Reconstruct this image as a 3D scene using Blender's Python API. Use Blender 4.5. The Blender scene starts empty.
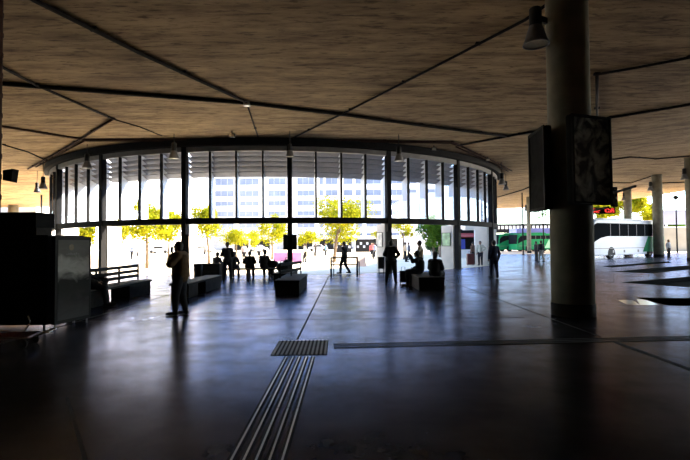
import bpy, bmesh, math, random
from mathutils import Vector, Matrix
from mathutils.geometry import delaunay_2d_cdt
random.seed(7)
PI = math.pi
col = bpy.context.scene.collection
sc = bpy.context.scene

# ------------------------------------------------------------------ camera
F = 460.0
PITCH = math.radians(1.68); ROLL = math.radians(0.5)
EYE = Vector((0, 0, 1.65))
fw = Vector((0, math.cos(PITCH), math.sin(PITCH)))
r0 = Vector((1, 0, 0)); u0 = r0.cross(fw)
up = u0 * math.cos(ROLL) + r0 * math.sin(ROLL)
rt = r0 * math.cos(ROLL) - u0 * math.sin(ROLL)
cd = bpy.data.cameras.new('camera'); cam = bpy.data.objects.new('camera', cd); col.objects.link(cam)
cd.sensor_width = 36; cd.lens = 24.0; cd.clip_end = 1000
M = Matrix((rt, up, -fw)).transposed().to_4x4(); M.translation = EYE
cam.matrix_world = M
sc.camera = cam

def ray(px, py):
    return fw + rt * ((px - 345) / F) + up * ((230 - py) / F)
def G(px, py, h=0.0):
    d = ray(px, py); t = (h - EYE.z) / d.z
    return EYE + d * t
def P(px, py, Y):
    d = ray(px, py); return EYE + d * (Y / d.y)

# ------------------------------------------------------------------ materials
def mat(name, c, rough=.6, metal=0., spec=.5, noise=None, bump=0., emit=None, scale=4., trans=0.):
    m = bpy.data.materials.new(name); m.use_nodes = True
    nt = m.node_tree; b = nt.nodes['Principled BSDF']
    b.inputs['Base Color'].default_value = (*c, 1)
    b.inputs['Roughness'].default_value = rough
    b.inputs['Metallic'].default_value = metal
    b.inputs['Specular IOR Level'].default_value = spec
    if emit:
        b.inputs['Emission Color'].default_value = (*emit[0], 1); b.inputs['Emission Strength'].default_value = emit[1]
    if noise is not None or bump:
        tc = nt.nodes.new('ShaderNodeTexCoord'); n = nt.nodes.new('ShaderNodeTexNoise')
        n.inputs['Scale'].default_value = scale; n.inputs['Detail'].default_value = 6
        nt.links.new(tc.outputs['Object'], n.inputs['Vector'])
        if noise is not None:
            r = nt.nodes.new('ShaderNodeValToRGB')
            r.color_ramp.elements[0].position = .35; r.color_ramp.elements[1].position = .68
            r.color_ramp.elements[0].color = (*[x * (1 - noise) for x in c], 1)
            r.color_ramp.elements[1].color = (*[min(1, x * (1 + noise)) for x in c], 1)
            nt.links.new(n.outputs['Fac'], r.inputs['Fac']); nt.links.new(r.outputs['Color'], b.inputs['Base Color'])
        if bump:
            bp = nt.nodes.new('ShaderNodeBump'); bp.inputs['Strength'].default_value = bump; bp.inputs['Distance'].default_value = .02
            nt.links.new(n.outputs['Fac'], bp.inputs['Height']); nt.links.new(bp.outputs['Normal'], b.inputs['Normal'])
    return m

def mat_floor():
    m = mat('polished_concrete', (.035, .033, .032), .2)
    nt = m.node_tree; b = nt.nodes['Principled BSDF']; L = nt.links
    tc = nt.nodes.new('ShaderNodeTexCoord')
    def noise(s, d=6, r=.6):
        n = nt.nodes.new('ShaderNodeTexNoise'); n.inputs['Scale'].default_value = s; n.inputs['Detail'].default_value = d
        n.inputs['Roughness'].default_value = r; L.new(tc.outputs['Object'], n.inputs['Vector']); return n
    n1 = noise(.35); n2 = noise(3.5, 8, .7); n3 = noise(14, 4)
    r = nt.nodes.new('ShaderNodeValToRGB'); e = r.color_ramp.elements
    e[0].position = .3; e[0].color = (.014, .013, .012, 1); e[1].position = .75; e[1].color = (.040, .037, .033, 1)
    mx = nt.nodes.new('ShaderNodeMath'); mx.operation = 'ADD'
    m1 = nt.nodes.new('ShaderNodeMath'); m1.operation = 'MULTIPLY'; m1.inputs[1].default_value = .55
    m2 = nt.nodes.new('ShaderNodeMath'); m2.operation = 'MULTIPLY'; m2.inputs[1].default_value = .45
    L.new(n1.outputs['Fac'], m1.inputs[0]); L.new(n2.outputs['Fac'], m2.inputs[0])
    L.new(m1.outputs[0], mx.inputs[0]); L.new(m2.outputs[0], mx.inputs[1]); L.new(mx.outputs[0], r.inputs['Fac'])
    L.new(r.outputs['Color'], b.inputs['Base Color'])
    rr = nt.nodes.new('ShaderNodeMapRange'); rr.inputs['From Min'].default_value = .3; rr.inputs['From Max'].default_value = .7
    rr.inputs['To Min'].default_value = .15; rr.inputs['To Max'].default_value = .30
    L.new(mx.outputs[0], rr.inputs['Value']); L.new(rr.outputs[0], b.inputs['Roughness'])
    bp = nt.nodes.new('ShaderNodeBump'); bp.inputs['Strength'].default_value = .12; bp.inputs['Distance'].default_value = .004
    L.new(n2.outputs['Fac'], bp.inputs['Height']); L.new(bp.outputs['Normal'], b.inputs['Normal'])
    # gloss coat over the dark concrete, coloured with the blue of reflected daylight
    b.inputs['Specular IOR Level'].default_value = 0
    g = nt.nodes.new('ShaderNodeBsdfGlossy'); gc = nt.nodes.new('ShaderNodeValToRGB'); q = gc.color_ramp.elements; q[0].position = .36; q[0].color = (.42, .43, .53, 1); q[1].position = .60; q[1].color = (.64, .67, .88, 1)
    n4 = noise(1.1, 9, .72); L.new(n4.outputs['Fac'], gc.inputs['Fac']); L.new(gc.outputs['Color'], g.inputs['Color'])
    L.new(rr.outputs[0], g.inputs['Roughness']); L.new(bp.outputs['Normal'], g.inputs['Normal'])
    fr = nt.nodes.new('ShaderNodeFresnel'); fr.inputs['IOR'].default_value = 1.42; L.new(bp.outputs['Normal'], fr.inputs['Normal'])
    ms = nt.nodes.new('ShaderNodeMixShader'); o = nt.nodes['Material Output']
    L.new(fr.outputs[0], ms.inputs[0]); L.new(b.outputs[0], ms.inputs[1]); L.new(g.outputs[0], ms.inputs[2]); L.new(ms.outputs[0], o.inputs['Surface'])
    return m

def mat_ceiling():
    m = mat('board_marked_concrete', (.4, .3, .18), .85, spec=.2)
    nt = m.node_tree; b = nt.nodes['Principled BSDF']; L = nt.links
    tc = nt.nodes.new('ShaderNodeTexCoord')
    mp = nt.nodes.new('ShaderNodeMapping'); mp.inputs['Scale'].default_value = (.55, 2.6, 1); mp.inputs['Rotation'].default_value = (0, 0, .04)
    L.new(tc.outputs['Object'], mp.inputs['Vector'])
    def noise(s, vec, d=8, r=.65):
        n = nt.nodes.new('ShaderNodeTexNoise'); n.inputs['Scale'].default_value = s; n.inputs['Detail'].default_value = d
        n.inputs['Roughness'].default_value = r; L.new(vec, n.inputs['Vector']); return n
    streak = noise(.9, mp.outputs[0]); fine = noise(3.2, mp.outputs[0], 5, .7); big = noise(.09, tc.outputs['Object'], 3, .5)
    r = nt.nodes.new('ShaderNodeValToRGB'); e = r.color_ramp.elements
    e[0].position = .33; e[0].color = (.19, .12, .062, 1); e[1].position = .62; e[1].color = (.53, .375, .20, 1)
    L.new(streak.outputs['Fac'], r.inputs['Fac'])
    r2 = nt.nodes.new('ShaderNodeValToRGB'); e = r2.color_ramp.elements
    e[0].position = .36; e[0].color = (.35, .33, .31, 1); e[1].position = .47; e[1].color = (1, 1, 1, 1)
    L.new(fine.outputs['Fac'], r2.inputs['Fac'])
    r3 = nt.nodes.new('ShaderNodeValToRGB'); e = r3.color_ramp.elements
    e[0].position = .35; e[0].color = (.72, .7, .68, 1); e[1].position = .65; e[1].color = (1.0, .98, .94, 1)
    L.new(big.outputs['Fac'], r3.inputs['Fac'])
    a = nt.nodes.new('ShaderNodeMix'); a.data_type = 'RGBA'; a.blend_type = 'MULTIPLY'; a.inputs['Factor'].default_value = .95
    L.new(r.outputs['Color'], a.inputs[6]); L.new(r2.outputs['Color'], a.inputs[7])
    c = nt.nodes.new('ShaderNodeMix'); c.data_type = 'RGBA'; c.blend_type = 'MULTIPLY'; c.inputs['Factor'].default_value = 1
    L.new(a.outputs[2], c.inputs[6]); L.new(r3.outputs['Color'], c.inputs[7])
    L.new(c.outputs[2], b.inputs['Base Color'])
    bp = nt.nodes.new('ShaderNodeBump'); bp.inputs['Strength'].default_value = .5; bp.inputs['Distance'].default_value = .04
    L.new(streak.outputs['Fac'], bp.inputs['Height']); L.new(bp.outputs['Normal'], b.inputs['Normal'])
    return m

def mat_glass(name, tint=(.93, .96, 1), refl=1.0):
    m = bpy.data.materials.new(name); m.use_nodes = True; nt = m.node_tree; nt.nodes.clear(); L = nt.links
    o = nt.nodes.new('ShaderNodeOutputMaterial'); mx = nt.nodes.new('ShaderNodeMixShader')
    t = nt.nodes.new('ShaderNodeBsdfTransparent'); t.inputs['Color'].default_value = (*tint, 1)
    g = nt.nodes.new('ShaderNodeBsdfGlossy'); g.inputs['Roughness'].default_value = .02
    f = nt.nodes.new('ShaderNodeFresnel'); f.inputs['IOR'].default_value = 1.45
    ge = nt.nodes.new('ShaderNodeNewGeometry'); mr = nt.nodes.new('ShaderNodeMapRange'); mr.inputs['To Min'].default_value = 1.45; mr.inputs['To Max'].default_value = 1 / 1.45
    L.new(ge.outputs['Backfacing'], mr.inputs['Value']); L.new(mr.outputs[0], f.inputs['IOR'])
    L.new(f.outputs[0], mx.inputs[0]); L.new(t.outputs[0], mx.inputs[1]); L.new(g.outputs[0], mx.inputs[2]); L.new(mx.outputs[0], o.inputs[0])
    return m

def mat_leaf(name, c):
    m = bpy.data.materials.new(name); m.use_nodes = True; nt = m.node_tree; nt.nodes.clear(); L = nt.links
    o = nt.nodes.new('ShaderNodeOutputMaterial'); mx = nt.nodes.new('ShaderNodeMixShader'); mx.inputs[0].default_value = .5
    d = nt.nodes.new('ShaderNodeBsdfDiffuse'); t = nt.nodes.new('ShaderNodeBsdfTranslucent')
    tc = nt.nodes.new('ShaderNodeTexCoord'); n = nt.nodes.new('ShaderNodeTexNoise'); n.inputs['Scale'].default_value = 2.5
    r = nt.nodes.new('ShaderNodeValToRGB'); e = r.color_ramp.elements
    e[0].position = .35; e[0].color = (c[0] * .55, c[1] * .75, c[2], 1); e[1].position = .65; e[1].color = (*c, 1)
    L.new(tc.outputs['Object'], n.inputs['Vector']); L.new(n.outputs['Fac'], r.inputs['Fac'])
    for s in (d, t): L.new(r.outputs['Color'], s.inputs['Color'])
    L.new(d.outputs[0], mx.inputs[1]); L.new(t.outputs[0], mx.inputs[2]); L.new(mx.outputs[0], o.inputs[0])
    return m

MT = {}
MT['floor'] = mat_floor()
MT['ceil'] = mat_ceiling()
MT['glass'] = mat_glass('clear_glazing')
MT['paving'] = mat('pale_plaza_paving', (.74, .64, .48), .8, noise=.08, scale=.8)
MT['asphalt'] = mat('bay_asphalt', (.012, .012, .012), .95, spec=.03, noise=.3, scale=2)
MT['road'] = mat('grey_road', (.3, .29, .28), .8, noise=.15, scale=.5)
MT['joint'] = mat('joint_filler', (.006, .006, .006), .9)
MT['steel'] = mat('dark_painted_steel', (.011, .011, .012), .7, spec=.08, noise=.2, scale=3)
MT['steel_grey'] = mat('grey_painted_steel', (.16, .16, .165), .5, noise=.15, scale=3)
MT['bright'] = mat('brushed_strip_metal', (.42, .41, .38), .3, metal=.9)
MT['col'] = mat('column_concrete', (.20, .185, .14), .8, noise=.2, bump=.3, scale=2.2)
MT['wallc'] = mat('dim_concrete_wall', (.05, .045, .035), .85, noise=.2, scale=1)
MT['pier'] = mat('pale_pier_render', (.66, .61, .54), .8, noise=.06, scale=2)
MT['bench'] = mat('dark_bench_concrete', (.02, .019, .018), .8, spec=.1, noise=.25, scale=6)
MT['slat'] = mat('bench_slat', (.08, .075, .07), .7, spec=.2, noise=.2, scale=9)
MT['black'] = mat('black_panel', (.010, .010, .011), .6, spec=.15, noise=.15, scale=5)
MT['black_matt'] = mat('matt_black', (.008, .008, .008), .9, spec=.1, noise=.15, scale=5)
MT['fin'] = mat('pale_fin', (.62, .66, .74), .55, noise=.04, scale=2)
MT['louver'] = mat('louver_grey', (.17, .17, .19), .6, noise=.12, scale=2)
MT['white'] = mat('white_render', (.78, .78, .79), .75, noise=.04, scale=.4)
MT['win'] = mat('facade_window_glass', (.14, .165, .24), .35, noise=.15, scale=.3)
MT['winframe'] = mat('window_frame_grey', (.34, .36, .42), .5, noise=.1, scale=2)
MT['bark'] = mat('bark', (.12, .085, .055), .9, noise=.35, bump=.6, scale=9)
MT['leaf_y'] = mat_leaf('yellow_green_leaf', (.34, .30, .012))
MT['leaf_g'] = mat_leaf('green_leaf', (.09, .17, .02))
MT['leaf_d'] = mat_leaf('dark_leaf', (.05, .09, .03))
MT['conduit'] = mat('conduit_dark', (.018, .013, .010), .8, spec=.15, noise=.2, scale=6)
MT['pipe_red'] = mat('brown_pipe', (.045, .022, .015), .8, spec=.1, noise=.2, scale=6)
MT['lamp'] = mat('lamp_housing', (.035, .035, .035), .6, spec=.2, noise=.15, scale=8)
MT['lampglass'] = mat('lamp_lens', (.5, .47, .4), .2, noise=.05, scale=8)
MT['rubber'] = mat('tyre_rubber', (.012, .012, .012), .85, noise=.2, scale=6)
MT['chrome'] = mat('chrome', (.7, .7, .7), .15, metal=1, noise=.03, scale=5)

# ------------------------------------------------------------------ mesh builder
class MB:
    def __init__(s): s.v = []; s.f = []; s.m = []
    def add(s, vs, fs, mi=0):
        o = len(s.v); s.v += [tuple(v) for v in vs]; s.f += [tuple(i + o for i in f) for f in fs]; s.m += [mi] * len(fs); return s
    def box(s, a, b, mi=0):
        (x0, y0, z0), (x1, y1, z1) = a, b
        vs = [(x0, y0, z0), (x1, y0, z0), (x1, y1, z0), (x0, y1, z0), (x0, y0, z1), (x1, y0, z1), (x1, y1, z1), (x0, y1, z1)]
        return s.add(vs, [(3, 2, 1, 0), (4, 5, 6, 7), (0, 1, 5, 4), (1, 2, 6, 5), (2, 3, 7, 6), (3, 0, 4, 7)], mi)
    def prism(s, pts, z0, z1, mi=0):
        n = len(pts)
        ar = sum(pts[i][0] * pts[(i + 1) % n][1] - pts[(i + 1) % n][0] * pts[i][1] for i in range(n))
        if ar < 0: pts = pts[::-1]
        vs = [(p[0], p[1], z0) for p in pts] + [(p[0], p[1], z1) for p in pts]
        fs = [tuple(range(n))[::-1], tuple(range(n, 2 * n))] + [(i, (i + 1) % n, n + (i + 1) % n, n + i) for i in range(n)]
        return s.add(vs, fs, mi)
    def tube(s, pts, rad, n=10, mi=0, closed=False):
        pts = [Vector(p) for p in pts]; N = len(pts)
        rs = rad if isinstance(rad, (list, tuple)) else [rad] * N
        vs = []; ref = None
        for i, p in enumerate(pts):
            a = pts[max(0, i - 1)]; b = pts[min(N - 1, i + 1)]
            d = (b - a).normalized()
            if ref is None:
                ref = Vector((0, 0, 1)) if abs(d.z) < .9 else Vector((1, 0, 0))
            x = (ref - d * ref.dot(d)).normalized(); y = d.cross(x); ref = x
            for k in range(n):
                t = 2 * PI * k / n; vs.append(p + (x * math.cos(t) + y * math.sin(t)) * rs[i])
        fs = [(i * n + k, i * n + (k + 1) % n, (i + 1) * n + (k + 1) % n, (i + 1) * n + k) for i in range(N - 1) for k in range(n)]
        fs += [tuple(range(n))[::-1], tuple(range((N - 1) * n, N * n))]
        return s.add(vs, fs, mi)
    def bar(s, a, b, w, h, mi=0):
        """square section bar from a to b: w sideways, h upwards"""
        a = Vector(a); b = Vector(b); d = (b - a).normalized()
        u = Vector((0, 0, 1)) if abs(d.z) < .95 else Vector((0, 1, 0))
        x = d.cross(u).normalized() * w / 2; y = x.cross(d).normalized() * h / 2
        vs = [a - x - y, a + x - y, a + x + y, a - x + y, b - x - y, b + x - y, b + x + y, b - x + y]
        return s.add(vs, [(0, 1, 2, 3), (7, 6, 5, 4), (1, 0, 4, 5), (2, 1, 5, 6), (3, 2, 6, 7), (0, 3, 7, 4)], mi)
    def lathe(s, prof, c=(0, 0, 0), n=24, mi=0):
        """prof: list of (r,z); c: centre"""
        vs = [(c[0] + r * math.cos(2 * PI * k / n), c[1] + r * math.sin(2 * PI * k / n), c[2] + z) for r, z in prof for k in range(n)]
        N = len(prof)
        fs = [(i * n + k, i * n + (k + 1) % n, (i + 1) * n + (k + 1) % n, (i + 1) * n + k) for i in range(N - 1) for k in range(n)]
        fs += [tuple(range(n))[::-1], tuple(range((N - 1) * n, N * n))]
        return s.add(vs, fs, mi)
    def ball(s, c, r, n=12, m=8, mi=0):
        c = Vector(c); r = r if isinstance(r, (tuple, list)) else (r, r, r)
        vs = [c + Vector((0, 0, -r[2]))]
        for i in range(1, m):
            t = PI * i / m - PI / 2
            for k in range(n):
                a = 2 * PI * k / n; vs.append(c + Vector((r[0] * math.cos(t) * math.cos(a), r[1] * math.cos(t) * math.sin(a), r[2] * math.sin(t))))
        vs.append(c + Vector((0, 0, r[2])))
        fs = [(0, 1 + (k + 1) % n, 1 + k) for k in range(n)]
        fs += [(1 + i * n + k, 1 + i * n + (k + 1) % n, 1 + (i + 1) * n + (k + 1) % n, 1 + (i + 1) * n + k) for i in range(m - 2) for k in range(n)]
        e = len(vs) - 1; b = 1 + (m - 2) * n
        fs += [(b + k, b + (k + 1) % n, e) for k in range(n)]
        return s.add(vs, fs, mi)
    def build(s, name, mats, parent=None, smooth=False, bevel=0.):
        me = bpy.data.meshes.new(name); me.from_pydata(s.v, [], s.f)
        for m in (mats if isinstance(mats, (list, tuple)) else [mats]): me.materials.append(MT[m] if isinstance(m, str) else m)
        me.polygons.foreach_set('material_index', s.m)
        if smooth: me.polygons.foreach_set('use_smooth', [True] * len(s.f))
        me.update()
        o = bpy.data.objects.new(name, me); col.objects.link(o)
        if parent: o.parent = parent
        if bevel:
            b = o.modifiers.new('bevel', 'BEVEL'); b.width = bevel; b.segments = 2; b.limit_method = 'ANGLE'
        return o

def tag(o, label=None, cat=None, group=None, kind=None):
    if label: o['label'] = label
    if cat: o['category'] = cat
    if group: o['group'] = group
    if kind: o['kind'] = kind
    return o
def thing(name, label, cat, loc=(0, 0, 0), rz=0., group=None, kind=None):
    o = bpy.data.objects.new(name, None); o.empty_display_size = .2; col.objects.link(o)
    o.location = loc; o.rotation_euler = (0, 0, rz)
    return tag(o, label, cat, group, kind)
def struct(name):
    return thing(name, None, None, kind='structure')
def copy_tree(o, parent=None):
    c = o.copy(); col.objects.link(c); c.parent = parent
    for ch in list(o.children): copy_tree(ch, c)
    return c

# ------------------------------------------------------------------ roof geometry
CX, CY, R = -5.4, 42.7, 18.5
def ring(phi, r=R):
    a = math.radians(phi); return (CX + r * math.sin(a), CY - r * math.cos(a))
def ceil_h(x, y=0):
    t = min(1, max(0, (x - 12) / 16.)); t = t * t * (3 - 2 * t)
    return 7.25 + 1.1 * t
def K(k): return 7.7 + 17.4 * k

def ceiling():
    outer = [(-80, -10), (46, -10), (46, 88), (30, 92)]
    right_tip = ring(77.5, R + .1); left_tip = ring(-62, R + .1)
    arc = [ring(77.5 - (139.5) * i / 60, R + .1) for i in range(61)]
    tail = [(-42.5, 66), (-80, 66)]
    poly = outer + arc + tail
    n = len(poly)
    def inside(x, y):
        c = False; j = n - 1
        for i in range(n):
            xi, yi = poly[i]; xj, yj = poly[j]
            if (yi > y) != (yj > y) and x < (xj - xi) * (y - yi) / (yj - yi) + xi: c = not c
            j = i
        return c
    pts = [Vector(p) for p in poly]
    for gx in range(-78, 46, 3):
        for gy in range(-8, 92, 4):
            if inside(gx, gy) and min((Vector((gx, gy)) - Vector(p)).length for p in poly) > 1: pts.append(Vector((gx, gy)))
    for gx in (13, 14.5, 17.5, 20.5, 23.5, 26, 28):
        for gy in range(-9, 90, 6):
            if inside(gx, gy): pts.append(Vector((gx, gy)))
    edges = [(i, (i + 1) % n) for i in range(n)]
    v, e, f, *_ = delaunay_2d_cdt(pts, edges, [], 0, 1e-4)
    m = MB(); N = len(v)
    vs = [(p.x, p.y, ceil_h(p.x)) for p in v] + [(p.x, p.y, ceil_h(p.x) + .45) for p in v]
    ff = []
    from collections import Counter
    cnt = Counter()
    keep = []
    for t in f:
        cx = sum(v[i].x for i in t) / len(t); cy = sum(v[i].y for i in t) / len(t)
        if inside(cx, cy):
            keep.append(t)
            for i in range(len(t)): cnt[tuple(sorted((t[i], t[(i + 1) % len(t)])))] += 1
    for t in keep:
        ff.append(tuple(reversed(t))); ff.append(tuple(i + N for i in t))
        for i in range(len(t)):
            a, b = t[i], t[(i + 1) % len(t)]
            if cnt[tuple(sorted((a, b)))] == 1: ff.append((a, b, b + N, a + N))
    m.add(vs, ff)
    o = m.build('ceiling', 'ceil'); o['kind'] = 'structure'
ceiling()

# ------------------------------------------------------------------ floor with sunk bus bays
bayA = [G(620, 282.5), G(690, 276.5), G(740, 272.5), G(740, 295), G(690, 287.5)]
bayB = [G(636, 297.5), G(690, 298.2), G(740, 298.5), G(740, 306.5), G(668, 305.8)]
bayC = [G(612, 271.8), G(650, 268.2), G(700, 264.6), G(740, 262), G(740, 266), G(700, 268.6), G(652, 273.4)]
bayD = [G(602, 266.2), G(640, 263.3), G(668, 261.3), G(672, 262.6), G(640, 265.2), G(612, 267.6)]
BAYS = [[(p.x, p.y) for p in b] for b in (bayA, bayB, bayC, bayD)]
def pin(poly, x, y):
    c = False; j = len(poly) - 1
    for i in range(len(poly)):
        xi, yi = poly[i]; xj, yj = poly[j]
        if (yi > y) != (yj > y) and x < (xj - xi) * (y - yi) / (yj - yi) + xi: c = not c
        j = i
    return c
def floor():
    outer = [(-80, -10), (60, -10), (60, 62), (14, 62)] + [ring(75 - 135 * i / 50) for i in range(51)] + [(-44, 66), (-80, 66)]
    pts = []; edges = []
    for poly in [outer] + BAYS:
        o = len(pts); pts += [Vector(p) for p in poly]; edges += [(o + i, o + (i + 1) % len(poly)) for i in range(len(poly))]
    v, e, f, *_ = delaunay_2d_cdt(pts, edges, [], 0, 1e-4)
    m = MB(); top = []
    from collections import Counter
    cnt = Counter()
    for t in f:
        cx = sum(v[i].x for i in t) / len(t); cy = sum(v[i].y for i in t) / len(t)
        if pin(outer, cx, cy) and not any(pin(b, cx, cy) for b in BAYS):
            top.append(t)
            for i in range(len(t)): cnt[tuple(sorted((t[i], t[(i + 1) % len(t)])))] += 1
    N = len(v)
    vs = [(p.x, p.y, 0) for p in v] + [(p.x, p.y, -.2) for p in v]
    ff = []; mi = []
    for t in top:
        ff.append(tuple(t)); mi.append(0)
        for i in range(len(t)):
            a, b = t[i], t[(i + 1) % len(t)]
            if cnt[tuple(sorted((a, b)))] == 1: ff.append((b, a, a + N, b + N)); mi.append(1)
    m.add(vs, ff); m.m = mi
    o = m.build('floor', ['floor', 'asphalt']); o['kind'] = 'structure'
    a = MB(); a.box((4, 8, -.5), (60, 62, -.2)); o2 = a.build('bay_pavement', 'asphalt'); tag(o2, kind='structure')
floor()
# plaza ground beyond the ring and open ground beyond the roof
g = MB(); g.box((-300, -60, -1.2), (300, 420, -.55)); tag(g.build('ground', 'road'), kind='structure')
pz = MB()
arc = [ring(75 - 135 * i / 50, R - .02) for i in range(51)]
pz.prism(arc + [(-44, 66.1), (-120, 66.1), (-120, 160), (120, 160), (120, 62.1), (14, 62.1)], -.5, 0)
tag(pz.build('plaza_paving', 'paving'), kind='structure')

m = MB(); m.box((-80, -10.4, 0), (60, -10, 8.6)); tag(m.build('wall_back', 'wallc'), kind='structure')
m = MB(); m.box((-18.4, -10, 0), (-18, 13, 7.24)); tag(m.build('shade_wall_left', 'wallc'), kind='structure')  # unseen wall, added to hold daylight off the near soffit
m = MB(); m.box((20.2, -10, 0), (20.6, 13, 7.3)); tag(m.build('shade_wall_right', 'wallc'), kind='structure')  # out-of-view wall, added to darken the hall around the camera
m = MB(); m.prism([(-25, 33), (-44, 62), (-44, 65.9), (-80, 65.9), (-80, 33)], .0005, .01); tag(m.build('bounce_paving', 'paving'), kind='structure')  # unseen pale sheet added to bounce sun onto the left soffit
# floor joints, thin dark fillers lying flush
JH = .003
def joint(a, b, w, name='trim_%d', mt='joint', cnt=[10]):
    cnt[0] += 1
    d = Vector((b[0] - a[0], b[1] - a[1])).normalized(); n = Vector((-d.y, d.x)) * w / 2
    m = MB(); m.prism([(a[0] + n.x, a[1] + n.y), (b[0] + n.x, b[1] + n.y), (b[0] - n.x, b[1] - n.y), (a[0] - n.x, a[1] - n.y)], 0.0005, JH)
    o = m.build('trim_%d' % cnt[0], mt); o['kind'] = 'structure'
joint((-.84, 8), (-.84, 24.2), .035)
joint((-5.85, 2), (-5.85, 25), .035)
joint((4.4, .5), (4.4, 7.55), .09)
joint((4.4, 8.0), (4.4, 26), .03)
joint((-3.05, 5.07), (-.9, 2.0), .03)
joint((-10.9, 2), (-10.9, 28), .03)
joint((-40, 15.2), (10, 15.2), .025)
joint((-40, 20.3), (10, 20.3), .025)
joint((-40, 10.1), (3.9, 10.1), .02)
# cross channel with slotted cover
cc = thing('drain_channel', 'long dark slotted floor channel running right from the ribbed plate', 'drain channel', (-.2, 7.45, 0), math.atan2(.42, 6.6))
m = MB(); m.box((0, -.17, .0005), (16, .17, .004)); m.build('channel_cover', 'floor', cc)
for k in range(3):
    m = MB(); m.box((0, -.15 + k * .12, .004), (16, -.09 + k * .12, .007)); m.build('cover_strip', 'joint', cc)

# ribbed plate and guide strips
pl = thing('tactile_plate', 'square dark ribbed warning plate in the floor at the head of the strips', 'floor plate', (-.71, 7.37, 0), math.radians(.8))
m = MB(); m.box((-.42, -.5, .0005), (.42, .5, .005)); m.build('plate_base', 'joint', pl)
for k in range(13):
    x = -.40 + k * .0645
    m = MB(); m.box((x, -.49, .005), (x + .03, .49, .012)); m.build('rib', 'steel_grey', pl)
gs = None
xs = [-.886, -.79, -.695, -.593, -.494]
names = ['leftmost', 'second from the left', 'middle', 'second from the right', 'rightmost']
for k, x in enumerate(xs):
    t = thing('guide_strip', 'thin metal guide strip in the near floor, %s of the five' % names[k], 'guide strip', (x, 3.5, 0), math.radians(-.25), 'parallel metal guide strips in the floor')
    m = MB(); m.box((-.032, -1.2, .0004), (.032, 3.28, .003)); m.build('groove', 'joint', t)
    for (a, b) in ((-1.2, 1.17), (1.2, 3.27)):
        m = MB(); m.box((-.008, a, .003), (.008, b, .009)); m.build('metal_inlay', 'bright', t)

# pale glossy patches by the bays stand for light reflected in a puddle
m = MB()
WET = mat('wet_glint', (.5, .5, .52), .12, spec=1)
q = [G(618, 300.2), G(632, 300.2), G(640, 305), G(627, 304.6)]
m.prism([(p.x, p.y) for p in q], .0005, .004)
tag(m.build('floor_glint', WET), 'small pale patch of puddle reflection on the floor left of the nearest bus bay', 'floor marking')
q = [G(636.5, 299.2), G(646, 300), G(659, 304.9), G(640, 305)]
m = MB(); m.prism([(p.x, p.y) for p in q], .0005, .004)
tag(m.build('floor_glint', WET), 'pale wedge of puddle reflection touching the tip of the nearest bus bay', 'floor marking')

# ------------------------------------------------------------------ the glazed ring
def arcband(m, f0, f1, ri, ro, z0, z1, n=None, mi=0, tiltz=0.):
    n = n or max(2, int(abs(f1 - f0) / 1.2))
    vs = []
    for i in range(n + 1):
        f = f0 + (f1 - f0) * i / n
        a = ring(f, ri); b = ring(f, ro)
        vs += [(a[0], a[1], z0 + tiltz), (b[0], b[1], z0), (b[0], b[1], z1), (a[0], a[1], z1 + tiltz)]
    fs = []
    for i in range(n):
        o = 4 * i
        for j in range(4): fs.append((o + j, o + 4 + j, o + 4 + (j + 1) % 4, o + (j + 1) % 4))
    fs += [(0, 1, 2, 3), (4 * n + 3, 4 * n + 2, 4 * n + 1, 4 * n)]
    return m.add(vs, fs, mi)
ZS, ZG, ZT, ZB = 2.74, 3.06, 6.62, 7.25
m = MB(); arcband(m, K(-4), K(4), R + .12, R + .42, 6.85, ZB - .02); tag(m.build('trim_1', 'steel'), kind='structure')
m = MB(); arcband(m, K(-4), K(4), R - .12, R + .12, 6.58, ZB - .02); tag(m.build('trim_2', 'steel_grey'), kind='structure')
m = MB(); arcband(m, K(-4), K(4), R - .2, R + .14, ZS, ZG); tag(m.build('trim_3', 'steel'), kind='structure')
for k in range(-4, 4):
    w = struct('window_%d' % (k + 5))
    f0, f1 = K(k), K(k + 1)
    for j in range(4):
        a = f0 + (f1 - f0) * j / 4; b = f0 + (f1 - f0) * (j + 1) / 4
        m = MB(); arcband(m, a + .25, b - .25, R - .02, R, ZG, 6.6, n=3); m.build('pane', 'glass', w)
        if j:
            p = ring(a, R - .08); q = ring(a, R + .08)
            m = MB(); m.bar((*p, ZG), (*p, 6.6), .001, .001); m = MB()
            d = Vector((q[0] - p[0], q[1] - p[1])).normalized(); s = Vector((-d.y, d.x)) * .04
            m.prism([(p[0] + s.x, p[1] + s.y), (q[0] + s.x, q[1] + s.y), (q[0] - s.x, q[1] - s.y), (p[0] - s.x, p[1] - s.y)], ZG - .01, 6.6)
            m.build('mullion', 'steel', w)
        p = ring(a, R - .62); q = ring(a, R - .1)
        d = Vector((q[0] - p[0], q[1] - p[1])).normalized(); s = Vector((-d.y, d.x)) * .02
        m = MB(); m.prism([(p[0] + s.x, p[1] + s.y), (q[0] + s.x, q[1] + s.y), (q[0] - s.x, q[1] - s.y), (p[0] - s.x, p[1] - s.y)], ZG, 6.55)
        m.build('fin', 'fin', w)
    for j in range(5):
        z = 5.50 + j * .28
        m = MB(); arcband(m, f0 + .3, f1 - .3, R - .58, R - .16, z, z + .03, tiltz=-.22); m.build('louver', 'louver', w)
    m = MB(); m2 = m

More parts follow.
